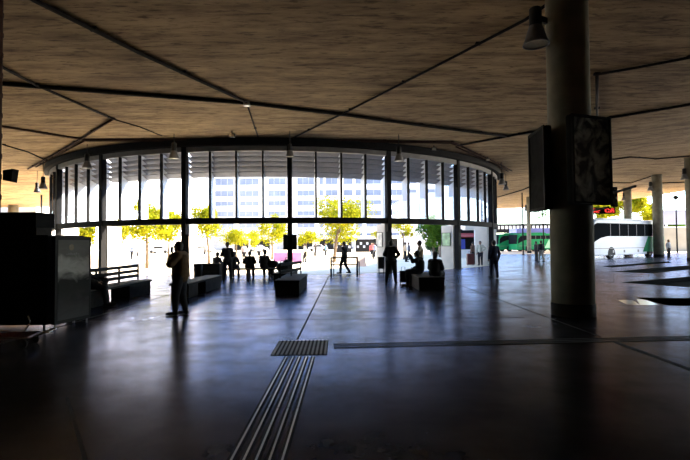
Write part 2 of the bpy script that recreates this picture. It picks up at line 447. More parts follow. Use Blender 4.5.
lab = ['half hidden at the far left rim', 'at left, behind the railed bench', 'behind the man in the brown jacket', 'at the centre of the glass ring', 'beside the standing man with elbows out', 'right of the group on the concrete block', 'at the right rim by the shop wall']
for i, k in enumerate(range(-3, 4)):
    f = K(k); p = ring(f, R + .02)
    t = thing('steel_post', 'tall dark steel post of the glass ring, %s' % lab[i], 'post', (p[0], p[1], 0), math.radians(f), 'dark steel posts of the glass ring')
    m = MB(); m.box((-.13, -.16, .02), (.13, .16, 6.84)); m.build('shaft', 'steel', t, bevel=.01)
    m = MB(); m.box((-.2, -.22, 0), (.2, .22, .03)); m.build('base_plate', 'steel', t)
    # radial pier behind the post
    q = ring(f, R - .2)
    t = thing('concrete_pier', 'pale rendered pier behind the steel post %s' % lab[i], 'pier', (q[0], q[1], 0), math.radians(f), 'pale piers under the glass ring')
    m = MB(); m.box((-.14, 0.02, 0), (.14, .95, 1.5)); m.build('lower_panel', 'pier', t)
    m = MB(); m.box((-.12, 0.02, 1.5), (.12, .93, ZS - .0)); m.build('upper_panel', 'pier', t)

# boards fixed to the posts
def post_board(k, dx, w, z0, z1, label, face='black', fw_=.0):
    f = K(k); p = ring(f, R + .1)
    t = thing('post_sign', label, 'sign', (p[0], p[1], 0), math.radians(f), 'flat boards fixed to the ring posts')
    m = MB(); m.box((dx - w / 2, -.19, z0), (dx + w / 2, -.12, z1)); m.build('board', face, t, bevel=.01)
    m = MB(); m.box((min(dx, 0) if dx < 0 else 0, -.12, (z0 + z1) / 2 - .03), (max(dx, 0) if dx > 0 else 0, -.085, (z0 + z1) / 2 + .03)); m.build('bracket', 'steel', t)
post_board(0, -.24, .24, 1.35, 2.15, 'narrow black board on the left side of the central ring post')
post_board(0, .24, .24, 1.35, 2.15, 'narrow black board on the right side of the central ring post')
post_board(-1, .26, .2, 1.2, 2.2, 'narrow black board on the post behind the man in the brown jacket')
post_board(1, -.2, .22, 1.4, 2.3, 'narrow black board on the post beside the man with elbows out')
post_board(2, -.14, .2, 1.45, 2.25, 'narrow black board on the post right of the group on the block')
def pier_poster(k, label, cols):
    f = K(k); q = ring(f, R - .2)
    t = thing('pier_poster', label, 'poster', (q[0], q[1], 0), math.radians(f))
    m = MB(); m.box((-.16, .25, 1.45), (-.142, .85, 2.25)); m.build('poster_sheet', mat('poster_sheet_%d' % k, cols, .6, noise=.3, scale=3), t)
    m = MB()
    for a in ((.22, 1.42, .25, 2.28), (.85, 1.42, .88, 2.28), (.22, 1.42, .88, 1.45), (.22, 2.25, .88, 2.28)): m.box((-.17, a[0], a[1]), (-.142, a[2], a[3]))
    m.build('poster_frame', 'steel', t)
pier_poster(2, 'green and white poster on the side of the right-hand pier', (.45, .62, .35))
pier_poster(1, 'pale cream notice on the pier beside the man with elbows out', (.75, .72, .65))

# ------------------------------------------------------------------ ceiling runs
def run(pts, rad, label, mt='conduit', dz=.06, boxes=(), name='ceiling_conduit', pair=0.):
    """pts: picture positions of the run, laid on the roof soffit"""
    w = []
    for (px, py) in pts:
        h = 7.2
        for _ in range(6):
            g = G(px, py, h); h = ceil_h(g.x) - dz
        w.append(G(px, py, h))
    # resample so the run hugs the soffit
    pp = []
    for a, b in zip(w[:-1], w[1:]):
        n = max(1, int((b - a).length / 1.5))
        for i in range(n):
            q = a.lerp(b, i / n); pp.append(Vector((q.x, q.y, ceil_h(q.x) - dz)))
    q = w[-1]; pp.append(Vector((q.x, q.y, ceil_h(q.x) - dz)))
    t = thing(name, label, 'conduit', tuple(pp[0]))
    o = pp[0]
    m = MB(); m.tube([p - o for p in pp], rad, 8); m.build('conduit_tube', mt, t, smooth=True)
    if pair:
        d = (w[-1] - w[0]).normalized(); n = Vector((-d.y, d.x, 0)) * pair
        m = MB(); m.tube([p - o + n for p in pp], rad * .9, 8); m.build('conduit_tube', mt, t, smooth=True)
    L = 0
    for i in range(0, len(pp) - 1, 2):
        p = pp[i]; m = MB()
        m.box(tuple(p - o + Vector((-rad * 1.6, -rad * 1.2, -rad * .4))), tuple(p - o + Vector((rad * 1.6, rad * 1.2, dz - .004)))); m.build('clip', mt, t)
    for i in boxes:
        p = w[i]; hz = ceil_h(p.x)
        m = MB(); m.box((p.x - o.x - .12, p.y - o.y - .12, hz - .18 - o.z), (p.x - o.x + .12, p.y - o.y + .12, hz - .005 - o.z)); m.build('junction_box', 'lampglass', t)
run([(-30, 81), (5, 84), (247, 103), (340, 114), (420, 125), (506, 136)], .075, 'thick dark ceiling conduit crossing the whole soffit from the upper left edge', boxes=(2,))
run([(84, 139.6), (260, 139.4), (350, 140.2), (452, 142), (461, 145)], .05, 'double brown pipe run along the soffit just above the glass ring', 'pipe_red', pair=.28)
run([(-20, 122), (3, 126.5), (84, 139.6)], .055, 'brown pipe run from the left edge to the double pipe above the ring', 'pipe_red')
run([(461, 145), (520, 134), (560, 127), (611, 117.5), (690, 104.5), (740, 97)], .06, 'dark conduit passing behind the near column to the right edge')
run([(20, -9), (34, 0), (140, 53), (247, 102.5)], .06, 'dark conduit slanting down from the top left corner to the junction box')
run([(247, 104), (252, 119), (258, 136.5)], .035, 'short thin conduit from the junction box down to the double pipe')
run([(-6, 62), (4, 68), (36, 85), (75, 102), (113, 119)], .05, 'conduit slanting from the left edge through the thick conduit')
run([(113, 119), (84, 137), (60, 151), (28, 169)], .05, 'left one of two brown pipes slanting down to the far left', 'pipe_red')
run([(84, 141), (60, 154), (36, 167)], .045, 'right one of two brown pipes slanting down to the far left', 'pipe_red', pair=.2)
run([(4, 145), (28, 152), (45, 160), (68, 163)], .04, 'sagging thin cable between the left edge and the glass ring')
run([(113, 119), (140, 127), (162, 136)], .03, 'faint thin conduit right of the slanting brown pipes')
run([(560, -5), (525, 20), (440, 64), (350, 110), (293, 138)], .04, 'thin conduit slanting from the near column down to the central post')
run([(461, 146), (480, 155), (500, 164), (512, 171)], .045, 'pair of brown pipes descending right behind the glass ring', 'pipe_red', pair=.3)
run([(597, 74.5), (640, 67), (690, 57.5), (740, 48)], .045, 'upper conduit running right from behind the near column')
run([(597, 74.5), (597, 96), (597, 119)], .055, 'short link conduit joining the two right-hand conduits')
run([(613, 159.5), (630, 157), (655, 159), (690, 156)], .05, 'wavy cable across the soffit left of the far right columns')
run([(612, 182.5), (631, 183), (652, 176)], .045, 'dark cable dipping towards the column behind the coach')
run([(660, 183), (690, 182), (720, 181)], .07, 'dark cable right of the column behind the coach')
run([(498, 197), (522, 190), (532, 186)], .08, 'dark conduit on the far soffit right of the glass ring')

# ------------------------------------------------------------------ columns
def column(x, y, label, r=.46, drop=0.):
    h = ceil_h(x)
    t = thing('concrete_column', label, 'column', (x, y, 0), 0, 'round concrete roof columns')
    m = MB(); m.lathe([(r, 0), (r, h + .01)], n=40); m.build('shaft', 'col', t, smooth=True)
    m = MB(); m.lathe([(r + .012, .0), (r + .012, .28)], n=40); m.build('painted_foot', 'bench', t, smooth=True)
    return t
NC = (5.12, 10.4)
column(*NC, 'near round concrete column carrying the framed display', r=.45)
def colpx(px, Y, label, r=.46):
    p = P(px, 240, Y); column(p.x, p.y, label, r); return p
c2 = colpx(658.5, 46.6, 'far round column at the tail of the white and green coach')
c3 = colpx(628.5, 58, 'round column rising behind the roof of the white and green coach')
c4 = colpx(693.5, 37, 'round column cut by the right edge of the picture')
c5 = colpx(529, 68, 'thin pale column in front of the green buses', .30)
c6 = colpx(13, 62, 'column above the black kiosk at the far left', .6)

# lamps: bell on a head, hung from the soffit or on a column arm
def bell(m, c, s, tilt=0):
    m.lathe([(.05 * s, .62 * s), (.12 * s, .60 * s), (.13 * s, .34 * s), (.15 * s, .30 * s), (.20 * s, .16 * s), (.27 * s, .0), (.26 * s, -.0)], c, 24)
def make_lamp(x, y, z, label, arm=None, s=1., group='bell lamps hung under the roof'):
    t = thing('bell_lamp', label, 'lamp', (x, y, z), 0, group)
    m = MB(); m.lathe([(.09 * s, .60 * s), (.125 * s, .58 * s), (.13 * s, .32 * s), (.14 * s, .29 * s)], n=20); m.build('housing', 'lamp', t, smooth=True)
    m = MB(); m.lathe([(.14 * s, .30 * s), (.17 * s, .22 * s), (.23 * s, .08 * s), (.275 * s, 0), (.265 * s, 0), (.22 * s, .08 * s), (.15 * s, .24 * s)], n=24); m.build('reflector', 'steel_grey', t, smooth=True)
    m = MB(); m.lathe([(.25 * s, .02 * s), (.25 * s, .03 * s)], n=24); m.build('lens', 'lampglass', t)
    t.scale = (1, 1, 1.35)
    if arm is None:
        h = (ceil_h(x) - z) / 1.35 - .6 * s
        if h > .05:
            m = MB(); m.tube([(0, 0, .59 * s), (0, 0, .6 * s + h)], .018, 8); m.build('hanger', 'lamp', t)
    else:
        m = MB(); m.bar((0, 0, .45 * s), (arm[0], arm[1], .45 * s), .06, .1); m.build('bracket_arm', 'lamp', t)
    return t
def lamp_px(px, py, Y, label, s=1.):
    p = P(px, py, Y); z = p.z
    if z + .81 * s > ceil_h(p.x) - .02: z = ceil_h(p.x) - .83 * s
    make_lamp(p.x, p.y, z, label, s=s)
lamp_px(43, 189, 30.0, 'bell lamp hanging at the left end of the glass ring, higher of two', 1)
lamp_px(37, 192.5, 34.0, 'small bell lamp just left of the one at the left end of the ring', .9)
lamp_px(87, 168.5, 25.2, 'bell lamp hanging before the ring above the railed bench')
lamp_px(174, 159, 23.0, 'bell lamp hanging above the man in the brown jacket')
lamp_px(290, 157, 22.6, 'bell lamp hanging in front of the central ring post', .8)
lamp_px(399, 161.5, 23.6, 'bell lamp hanging right of the centre above the man with elbows out', .95)
lamp_px(502, 184.5, 32.0, 'bell lamp hanging at the right end of the glass ring')
lamp_px(506, 190, 38, 'bell lamp hanging just beyond the right end of the ring', .9)
for (px, py, Y, lb) in ((232, 146, 22.6, 'tiny spotlight on the soffit left of the central post'), (434, 157, 26.3, 'tiny spotlight on the soffit right of the centre of the ring'), (488, 172, 30, 'tiny spotlight on the soffit near the right end of the ring')):
    p = P(px, py, Y); t = thing('spotlight', lb, 'spotlight', (p.x, p.y, ceil_h(p.x)), 0, 'small spotlights on the soffit')
    m = MB(); m.box((-.14, -.06, -.3), (.14, .08, -.12)); m.build('housing', 'lamp', t, bevel=.02)
    m = MB(); m.tube([(0, 0, -.13), (0, 0, -.005)], .03, 8); m.build('stem', 'lamp', t)
    m = MB(); m.box((-.11, -.07, -.28), (.11, -.06, -.15)); m.build('lens', 'lampglass', t)
p = P(536, 45, 10.2)
make_lamp(p.x, p.y, p.z, 'large bell lamp on the upper left of the near column', arm=(NC[0] - p.x - .46, NC[1] - p.y, 0), s=1.05, group='bell lamps on column arms')
for (px, py, c, lb) in ((650.5, 190.5, c2, 'bell lamp on the column at the tail of the coach'), (624, 200, c3, 'bell lamp on the column behind the coach roof'), (684.5, 179.5, c4, 'bell lamp on the column at the right edge'), (526, 211, c5, 'bell lamp on the thin pale column by the green buses')):
    p = P(px, py, c.y)
    make_lamp(p.x, p.y, p.z, lb, arm=(c.x - p.x - (.32 if c is c5 else .48), 0, 0), s=1.1, group='bell lamps on column arms')

# ------------------------------------------------------------------ display cases on the near column
def art_mat(name, base, dark, s):
    m = mat(name, base, .9, spec=.05)
    nt = m.node_tree; b = nt.nodes['Principled BSDF']
    tc = nt.nodes.new('ShaderNodeTexCoord'); n = nt.nodes.new('ShaderNodeTexNoise'); n.inputs['Scale'].default_value = s; n.inputs['Detail'].default_value = 5
    n.inputs['Distortion'].default_value = 1.2
    r = nt.nodes.new('ShaderNodeValToRGB'); e = r.color_ramp.elements; e[0].position = .42; e[0].color = (*dark, 1); e[1].position = .6; e[1].color = (*base, 1)
    nt.links.new(tc.outputs['Object'], n.inputs['Vector']); nt.links.new(n.outputs['Fac'], r.inputs['Fac']); nt.links.new(r.outputs['Color'], b.inputs['Base Color'])
    return m
def case(x, y, ang, z0, z1, w, label, art):
    """a framed case whose front faces direction ang"""
    t = thing('display_case', label, 'display case', (x, y, 0), ang + PI / 2, 'display cases on the near column')
    m = MB(); m.box((-w / 2, -.06, z0), (w / 2, .1, z1)); m.build('case_body', 'black_matt', t, bevel=.05)
    m = MB()
    for a in ((-w / 2, z0, w / 2, z0 + .06), (-w / 2, z1 - .06, w / 2, z1), (-w / 2, z0, -w / 2 + .06, z1), (w / 2 - .06, z0, w / 2, z1)): m.box((a[0], -.09, a[1]), (a[2], -.06, a[3]))
    m.build('case_frame', 'steel', t, bevel=.008)
    m = MB(); m.box((-w / 2 + .06, -.066, z0 + .06), (w / 2 - .06, -.061, z1 - .06)); m.build('picture_sheet', art, t)
    m = MB(); m.bar((0, .1, (z0 + z1) / 2 + .4), (0, .22, (z0 + z1) / 2 + .4), .3, .06); m.bar((0, .1, (z0 + z1) / 2 - .4), (0, .22, (z0 + z1) / 2 - .4), .3, .06); m.build('bracket', 'steel', t)
    return t
art = art_mat('faded_grey_picture', (.7, .7, .65), (.10, .10, .11), 2.6)
case(5.18, 9.68, math.radians(-69), 2.42, 4.30, 1.12, 'framed case with a faded grey picture on the near column', art)
case(4.50, 10.55, math.radians(175), 2.36, 4.22, 1.1, 'dark case seen almost edge-on at the left of the near column', art_mat('unlit_picture', (.012, .012, .012), (.006, .006, .006), 2))  # unlit face: its shade is put into the near-black picture colour
# LED sign and small box behind the column
LED = mat('led_red', (.3, .01, .01), .5, emit=((1, .06, .05), 1.5))
p = P(603, 210.6, 12.2)
t = thing('led_sign', 'thin black sign with red lit text at the right of the near column', 'sign', (p.x, p.y, p.z), math.radians(4))
m = MB(); m.box((-.33, -.03, -.085), (.33, .05, .085)); m.build('housing', 'black', t, bevel=.01)
m = MB(); m.bar((-.3, .05, 0), (-.62, -1.15, .0), .05, .05); m.build('arm', 'steel', t)
fnt = None
def text_mesh(txt, size, name, mt, parent, loc, rot=(PI / 2, 0, 0), depth=.002):
    cu = bpy.data.curves.new(name, 'FONT'); cu.body = txt; cu.size = size; cu.extrude = depth; cu.align_x = 'CENTER'; cu.align_y = 'CENTER'
    o = bpy.data.objects.new(name, cu); col.objects.link(o)
    dg = bpy.context.evaluated_depsgraph_get(); me = bpy.data.meshes.new_from_object(o.evaluated_get(dg))
    bpy.data.objects.remove(o); bpy.data.curves.remove(cu)
    me.materials.clear(); me.materials.append(mt if not isinstance(mt, str) else MT[mt])
    o = bpy.data.objects.new(name, me); col.objects.link(o); o.location = loc; o.rotation_euler = rot; o.parent = parent
    return o
# unreadable red dot text: two short groups of lit dots
m = MB()
rnd = random.Random(3)
for (x0, n) in ((-.29, 8), (.03, 11)):
    for i in range(n):
        for j in range(5):
            if rnd.random() < .72: m.box((x0 + i * .024, -.036, -.05 + j * .021), (x0 + i * .024 + .018, -.03, -.05 + j * .021 + .016))
m.build('lit_dots', LED, t)
p = P(614.3, 197, 12.4)
t = thing('hanging_box', 'small flat black box sign edge-on right of the framed case', 'sign', (p.x, p.y, p.z), math.radians(25))
m = MB(); m.box((-.09, -.04, -.27), (.09, .06, .27)); m.build('box_body', 'black_matt', t, bevel=.015)
m = MB(); m.bar((-.06, 0, .1), (-1.05, -1.25, .1), .05, .05); m.build('arm', 'steel', t)
m = MB(); m.tube([(.02, -.045, -.03), (.02, -.05, -.03)], .035, 16); m.build('button', 'steel_grey', t)

# ------------------------------------------------------------------ benches
def bench(x0, x1, y0, y1, blocks, label, slats=True, z=.47, rail=None):
    t = thing('bench', label, 'bench', ((x0 + x1) / 2, (y0 + y1) / 2, 0), 0, 'dark concrete benches in the hall')
    cx, cy = (x0 + x1) / 2, (y0 + y1) / 2
    for (a, b) in blocks:
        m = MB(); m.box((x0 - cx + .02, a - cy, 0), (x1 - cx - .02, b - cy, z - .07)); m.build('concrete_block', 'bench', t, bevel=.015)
    m = MB(); m.box((x0 - cx, y0 - cy, z - .07), (x1 - cx, y1 - cy, z - .02)); m.build('seat_frame', 'steel', t, bevel=.006)
    n = int((x1 - x0) / .075) if (y1 - y0) > (x1 - x0) else int((y1 - y0) / .075)
    for i in range(n):
        m = MB()
        if (y1 - y0) > (x1 - x0):
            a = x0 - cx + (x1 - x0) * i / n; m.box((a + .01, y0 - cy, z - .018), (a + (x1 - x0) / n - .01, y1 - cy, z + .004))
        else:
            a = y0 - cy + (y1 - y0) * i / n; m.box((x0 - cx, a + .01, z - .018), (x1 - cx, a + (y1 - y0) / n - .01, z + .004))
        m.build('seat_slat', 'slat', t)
    if rail:
        rx, ra, rb, hs = rail[:4]; rx2 = rail[4] if len(rail) > 4 else rx
        for h in hs:
            m = MB(); m.bar((rx - cx, ra - cy, h), (rx2 - cx, rb - cy, h), .05, .10); m.build('back_rail', 'steel', t)
        k = int((rb - ra) / 1.1)
        for i in range(k + 1):
            y = ra + (rb - ra) * i / k
            xx = rx + (rx2 - rx) * i / k
            m = MB(); m.bar((xx - cx, y - cy, z - .02), (xx - cx, y - cy, hs[-1]), .05, .05); m.build('back_post', 'steel', t)
    return t
bench(-2.32, -1.49, 15.0, 18.2, [(15.03, 18.17)], 'dark slatted bench block with a two-bar back in front of the central ring post', rail=(-2.25, 15.9, 18.15, (.68, .93), -1.75))
bench(-2.95, -2.2, 18.6, 21.6, [(18.8, 21.4)], 'backless bench with bags on it just behind the central slatted bench')
bench(-7.3, -6.67, 11.6, 15.95, [(12.0, 12.95), (14.3, 15.85)], 'long bench with a railed back beside the poster panel at left', rail=(-7.15, 11.9, 15.9, (.62, .78, .95)))
bench(-5.4, -4.8, 14.1, 17.95, [(14.2, 15.1), (15.9, 17.9)], 'backless bench right behind the man in the brown jacket')
bench(-7.3, -3.3, 22.5, 23.2, [(-999, -999)][:0], 'low long bench before the ring where people sit with backs turned')
bb = [o for o in col.objects if o.get('label', '').startswith('low long bench')][0]
for x in (-1.9, -.7, .5, 1.7):
    m = MB(); m.box((x - .05, -.3, 0), (x + .05, .3, .4)); m.build('support', 'bench', bb)
bench(2.5, 3.42, 15.8, 18.7, [(15.83, 18.6)], 'dark block bench at right with two people sitting on it')

# ------------------------------------------------------------------ kiosk, poster panel at left
t = thing('kiosk_cabinet', 'black cabinet with a raised header at the left edge', 'kiosk', (-5.83, 9.06, 0))
m = MB(); m.prism([(-2.2, 0), (-.03, 0), (.15, .95), (-2.1, .95)], .1, 1.87); m.build('cabinet_body', 'black', t, bevel=.01)
m = MB(); m.box((-2.0, .25, 1.87), (-.42, .75, 2.03)); m.build('neck', 'bench', t)
m = MB(); m.box((-2.1, .2, 2.03), (-.40, .8, 2.34)); m.build('header', 'black_matt', t, bevel=.01)
for (x, y) in ((-2.1, .06), (-.12, .06), (-2.0, .88), (-.02, .88)):
    m = MB(); m.tube([(x, y, 0), (x, y, .11)], .025, 10); m.build('foot', 'steel_grey', t)
m = MB()
for k in range(9): m.box((-2.05, -.012, .75 + k * .045), (-1.93, -.002, .765 + k * .045))
m.build('vent_louvers', 'steel_grey', t)
ang = math.atan2(.94, .19)
t = thing('poster_panel', 'freestanding panel with a cloudy grey picture and small crest at left', 'poster panel', (-5.75, 9.06, 0), ang)
m = MB(); m.box((0, -.05, .1), (.96, .03, 1.84)); m.build('panel_frame', 'black', t, bevel=.01)
def cloud_mat():
    m = mat('cloudy_picture', (.1, .1, .1), .6, spec=.1)
    nt = m.node_tree; b = nt.nodes['Principled BSDF']; L = nt.links
    tc = nt.nodes.new('ShaderNodeTexCoord'); mp = nt.nodes.new('ShaderNodeMapping'); mp.inputs['Scale'].default_value = (1, 1, 1.8)
    n = nt.nodes.new('ShaderNodeTexNoise'); n.inputs['Scale'].default_value = 2.6; n.inputs['Detail'].default_value = 6; n.inputs['Distortion'].default_value = .8
    sep = nt.nodes.new('ShaderNodeSeparateXYZ'); r2 = nt.nodes.new('ShaderNodeValToRGB'); e = r2.color_ramp.elements
    e[0].position = .05; e[0].color = (.05, .05, .052, 1); e[1].position = 1; e[1].color = (.09, .09, .085, 1)
    for p_, c_ in ((.32, .02), (.45, .012), (.52, .16), (.6, .36), (.68, .32), (.78, .12)):
        q = r2.color_ramp.elements.new(p_); q.color = (c_, c_, c_ * .95, 1)
    mr = nt.nodes.new('ShaderNodeMapRange'); mr.inputs['From Min'].default_value = .15; mr.inputs['From Max'].default_value = 1.84
    ad = nt.nodes.new('ShaderNodeMath'); ad.operation = 'MULTIPLY_ADD'; ad.inputs[1].default_value = .35
    L.new(tc.outputs['Object'], mp.inputs['Vector']); L.new(mp.outputs[0], n.inputs['Vector']); L.new(tc.outputs['Object'], sep.inputs[0]); L.new(sep.outputs['Z'], mr.inputs['Value'])
    sb = nt.nodes.new('ShaderNodeMath'); sb.operation = 'SUBTRACT'; sb.inputs[1].default_value = .17
    L.new(n.outputs['Fac'], ad.inputs[0]); L.new(mr.outputs[0], ad.inputs[2]); L.new(ad.outputs[0], sb.inputs[0]); L.new(sb.outputs[0], r2.inputs['Fac']); L.new(r2.outputs['Color'], b.inputs['Base Color'])
    return m
m = MB(); m.box((.07, -.058, .17), (.89, -.051, 1.77)); pic = m.build('picture_sheet', cloud_mat(), t)
cr = MB(); cr.lathe([(.05, 0), (.062, 0), (.062, .004), (.05, .004)], (0, 0, 0), 20); cr.ball((0, 0, .002), (.03, .03, .004), 10, 6)
o = cr.build('crest', mat('dull_gold', (.16, .12, .06), .5, noise=.1, scale=20), pic); o.location = (.40, -.06, 1.62); o.rotation_euler = (PI / 2, 0, 0)
m = MB()
for k in range(7): m.box((.27 + k * .05, -.061, 1.47), (.30 + k * .05, -.059, 1.49 + .01 * (k % 3)))
m.build('small_print', 'steel_grey', pic)
for x in (.06, .9):
    m = MB(); m.tube([(x, 0, 0), (x, 0, .12)], .016, 8); m.build('leg', 'steel_grey', t)

# left edge post with loudspeaker
pe = P(-2, 200, 9.75)
t = thing('drain_pipe_post', 'dark brown collared post cut by the left edge', 'post', (pe.x - .45, pe.y + .5, 0))
m = MB(); m.tube([(0, 0, 0), (0, 0, 7.24)], .11, 20); m.build('shaft', 'pipe_red', t, smooth=True)
for k in range(15):
    m = MB(); m.lathe([(.115, 0), (.125, .02), (.125, .1), (.115, .12)], (0, 0, .4 + k * .46), 20); m.build('collar', 'pipe_red', t, smooth=True)
ps = P(10.5, 175.5, 9.95)
t = thing('loudspeaker', 'black wedge loudspeaker on the post at the left edge', 'loudspeaker', tuple(ps))
m = MB()
vs = [(-.13, -.12, -.14), (.10, -.12, -.19), (.15, -.12, .17), (-.13, -.12, .13), (-.13, .12, -.14), (.10, .12, -.19), (.15, .12, .17), (-.13, .12, .13)]
m.add(vs, [(0, 1, 2, 3), (7, 6, 5, 4), (1, 0, 4, 5), (2, 1, 5, 6), (3, 2, 6, 7), (0, 3, 7, 4)]); m.build('cabinet', 'black_matt', t, bevel=.012)
m = MB(); m.bar((-.13, 0, 0), (-.22, .1, 0), .08, .08); m.build('mount', 'steel', t)
t.scale = (.8, .8, .8)

# low thing with shiny tubes in the bottom left: parked luggage trolley
t = thing('luggage_trolley', 'low dark red trolley with shiny tubes on the floor at the left edge', 'trolley', (-5.5, 7.6, 0), math.radians(12))
RD = mat('dark_red_paint', (.05, .008, .008), .35, noise=.2, scale=5)
m = MB(); m.box((-1.1, -.25, .16), (.35, .25, .2)); m.build('deck', RD, t, bevel=.01)
for y in (-.26, .26):
    m = MB(); m.tube([(-1.2, y, .42), (-.6, y, .30), (-.1, y, .2), (.4, y, .17), (.48, y, .22)], .014, 8); m.build('side_tube', 'chrome', t, smooth=True)
m = MB(); m.tube([(.48, -.26, .22), (.62, -.2, .25), (.66, 0, .26), (.62, .2, .25), (.48, .26, .22)], .013, 8); m.build('front_bumper', 'chrome', t, smooth=True)
m = MB(); m.tube([(.1, .2, .2), (.2, .2, .36), (.16, .2, .47)], .012, 8); m.build('lever', 'chrome', t, smooth=True)
m = MB(); m.box((-1.0, -.2, .2), (-.35, .2, .30)); m.build('cushion_block', RD, t, bevel=.03)
for (x, y) in ((-.95, -.22), (-.95, .22), (.25, -.22), (.25, .22)):
    m = MB(); m.tube([(x, y - .02, .08), (x, y + .02, .08)], .08, 18); w = m.build('wheel', 'rubber', t)
    m = MB(); m.tube([(x, y - .026, .08), (x, y + .026, .08)], .03, 12); m.build('hub', 'chrome', w)
    m = MB(); m.bar((x, y, .08), (x, y * .9, .165), .025, .02); m.build('fork', 'steel', t)

# ------------------------------------------------------------------ barrier, bin, banner, bags
t = thing('rail_barrier', 'waist-high open metal rail where a man walks past at the centre', 'barrier', (-.05, 23.7, 0))
for x in (-.68, .66):
    m = MB(); m.bar((x, 0, 0), (x, 0, .94), .1, .1); m.build('leg', 'steel', t)
    m = MB(); m.bar((x + (.12 if x > 0 else .12), .5, 0), (x + .12, .5, .7), .05, .05); m.build('rear_leg', 'steel', t)
m = MB(); m.bar((-.71, 0, .92), (.69, 0, .92), .08, .085); m.build('top_rail', 'steel', t)
m = MB(); m.bar((-.68, 0, .56), (.66, 0, .56), .05, .07); m.build('middle_rail', 'steel', t)
for x in (-.68, .66):
    m = MB(); m.bar((x, 0, .68), (x + .12, .5, .68), .04, .04); m.build('side_rail', 'steel', t)
b = G(380, 272)
t = thing('litter_bin', 'black litter bin on a short stand beside the pale pier', 'bin', (b.x, b.y - .9, 0))
m = MB(); m.box((-.17, -.14, .24), (.17, .14, .86)); m.build('bin_body', 'black', t, bevel=.02)
m = MB(); m.box((-.18, -.15, .84), (.18, .15, .89)); m.build('rim', 'steel', t)
for x in (-.12, .12):
    m = MB(); m.bar((x, 0, 0), (x, 0, .26), .04, .04); m.build('leg', 'steel', t)
m = MB(); m.box((-.16, -.12, 0), (.16, .12, .03)); m.build('base_plate', 'steel', t)
def bin_barrel(px, py, Y, label, r=.2, h=.75):
    p = P(px, py, Y)
    t = thing('round_bin', label, 'bin', (p.x, p.y, 0)); m = MB(); m.lathe([(r * .85, 0), (r, h), (r * .9, h)], n=20); m.build('bin_body', 'black', t, smooth=True)
    m = MB(); m.lathe([(r * 1.06, 0), (r * 1.06, .05), (r * .7, .06)], (0, 0, h - .02), 20); m.build('rim', 'steel', t)
bin_barrel(198, 270, 21.0, 'dark round bin left of the seated group')
def crate(px, Y, w, d, h, label, mt='bench', cat='planter', name='planter_box'):
    p = P(px, 260, Y); t = thing(name, label, cat, (p.x, p.y, 0)); m = MB(); m.box((-w / 2, -d / 2, 0), (w / 2, d / 2, h)); m.build('box_body', mt, t, bevel=.02)
    m = MB(); m.box((-w / 2 - .03, -d / 2 - .03, h), (w / 2 + .03, d / 2 + .03, h + .04)); m.build('box_rim', 'steel', t); return t
crate(211, 22.0, .95, .5, .72, 'dark box seat standing left of the seated group')
t = thing('promo_banner', 'low pink banner panel standing in the sunny plaza behind the central post', 'banner', tuple(P(288, 262, 40) * 1), 0)
t.location.z = 0
PK = mat('pink_panel', (.85, .28, .48), .6, noise=.1, scale=2)
m = MB(); m.box((-1.25, -.03, .12), (1.2, .03, .92)); m.build('panel', PK, t)
for x in (-1.2, 0, 1.15):
    m = MB(); m.bar((x, .05, 0), (x, .05, .95), .05, .05); m.build('post', 'steel_grey', t)
b = P(361, 262, 33)
t = thing('sandwich_board', 'slanting pale pink board standing in the plaza right of the walking man', 'sign', (b.x, b.y, 0), .1)
m = MB(); m.add([(-.35, -.3, 0), (.35, -.3, 0), (.3, 0, .95), (-.3, 0, .95), (-.35, -.26, 0), (.35, -.26, 0), (.3, .04, .95), (-.3, .04, .95)], [(0, 1, 2, 3), (7, 6, 5, 4), (1, 0, 4, 5), (2, 1, 5, 6), (3, 2, 6, 7), (0, 3, 7, 4)])
m.build('front_board', mat('salmon_board', (.8, .55, .42), .6, noise=.1, scale=3), t)
m = MB(); m.bar((-.3, .35, 0), (-.28, .04, .93), .04, .04); m.bar((.3, .35, 0), (.28, .04, .93), .04, .04); m.build('rear_legs', 'steel_grey', t)

# ------------------------------------------------------------------ bags
def bag(x, y, z, w, d, h, label, mt='black_matt', name='travel_bag', cat='bag'):
    t = thing(name, label, cat, (x, y, z))
    m = MB(); m.ball((0, 0, h * .5), (w / 2, d / 2, h * .5), 16, 10); o = m.build('bag_body', mt, t, smooth=True)
    for v in o.data.vertices:
        v.co.z = max(0, v.co.z); s = 1 if abs(v.co.z - h / 2) > h * .42 else 1.08; v.co.x *= s; v.co.y *= s
    m = MB(); m.tube([(-w * .2, 0, h * .93), (-w * .12, 0, h * 1.15), (w * .12, 0, h * 1.15), (w * .2, 0, h * .93)], .012, 8); m.build('handle', 'black', t, smooth=True)
    return t
bag(-6.95, 13.15, .475, .32, .34, .3, 'dark bag lying on the railed bench at left')
bag(-2.6, 19.1, .475, .5, .6, .42, 'dark bag on the bench behind the central slatted bench, nearer one')
bag(-2.6, 20.4, .475, .35, .5, .5, 'dark bag on the bench behind the central slatted bench, farther one')
bag(-3.6, 22.8, .475, .55, .4, .38, 'dark bag at the right end of the low long bench')
def suitcase(x, y, w, d, h, label, mt='black_matt', rz=0):
    t = thing('suitcase', label, 'suitcase', (x, y, 0), rz)
    m = MB(); m.box((-w / 2, -d / 2, .05), (w / 2, d / 2, h)); m.build('shell', mt, t, bevel=.03)
    m = MB(); m.tube([(-w * .25, d * .3, h), (-w * .25, d * .3, h + .15), (w * .25, d * .3, h + .15), (w * .25, d * .3, h)], .01, 8); m.build('pull_handle', 'steel_grey', t)
    for sx in (-1, 1):
        m = MB(); m.tube([(sx * w * .4 - .015, d * .3, .03), (sx * w * .4 + .015, d * .3, .03)], .03, 10); m.build('wheel', 'rubber', t)
b = G(403.5, 283.5); suitcase(b.x, b.y, .3, .22, .52, 'dark small suitcase standing left of the block bench at right')
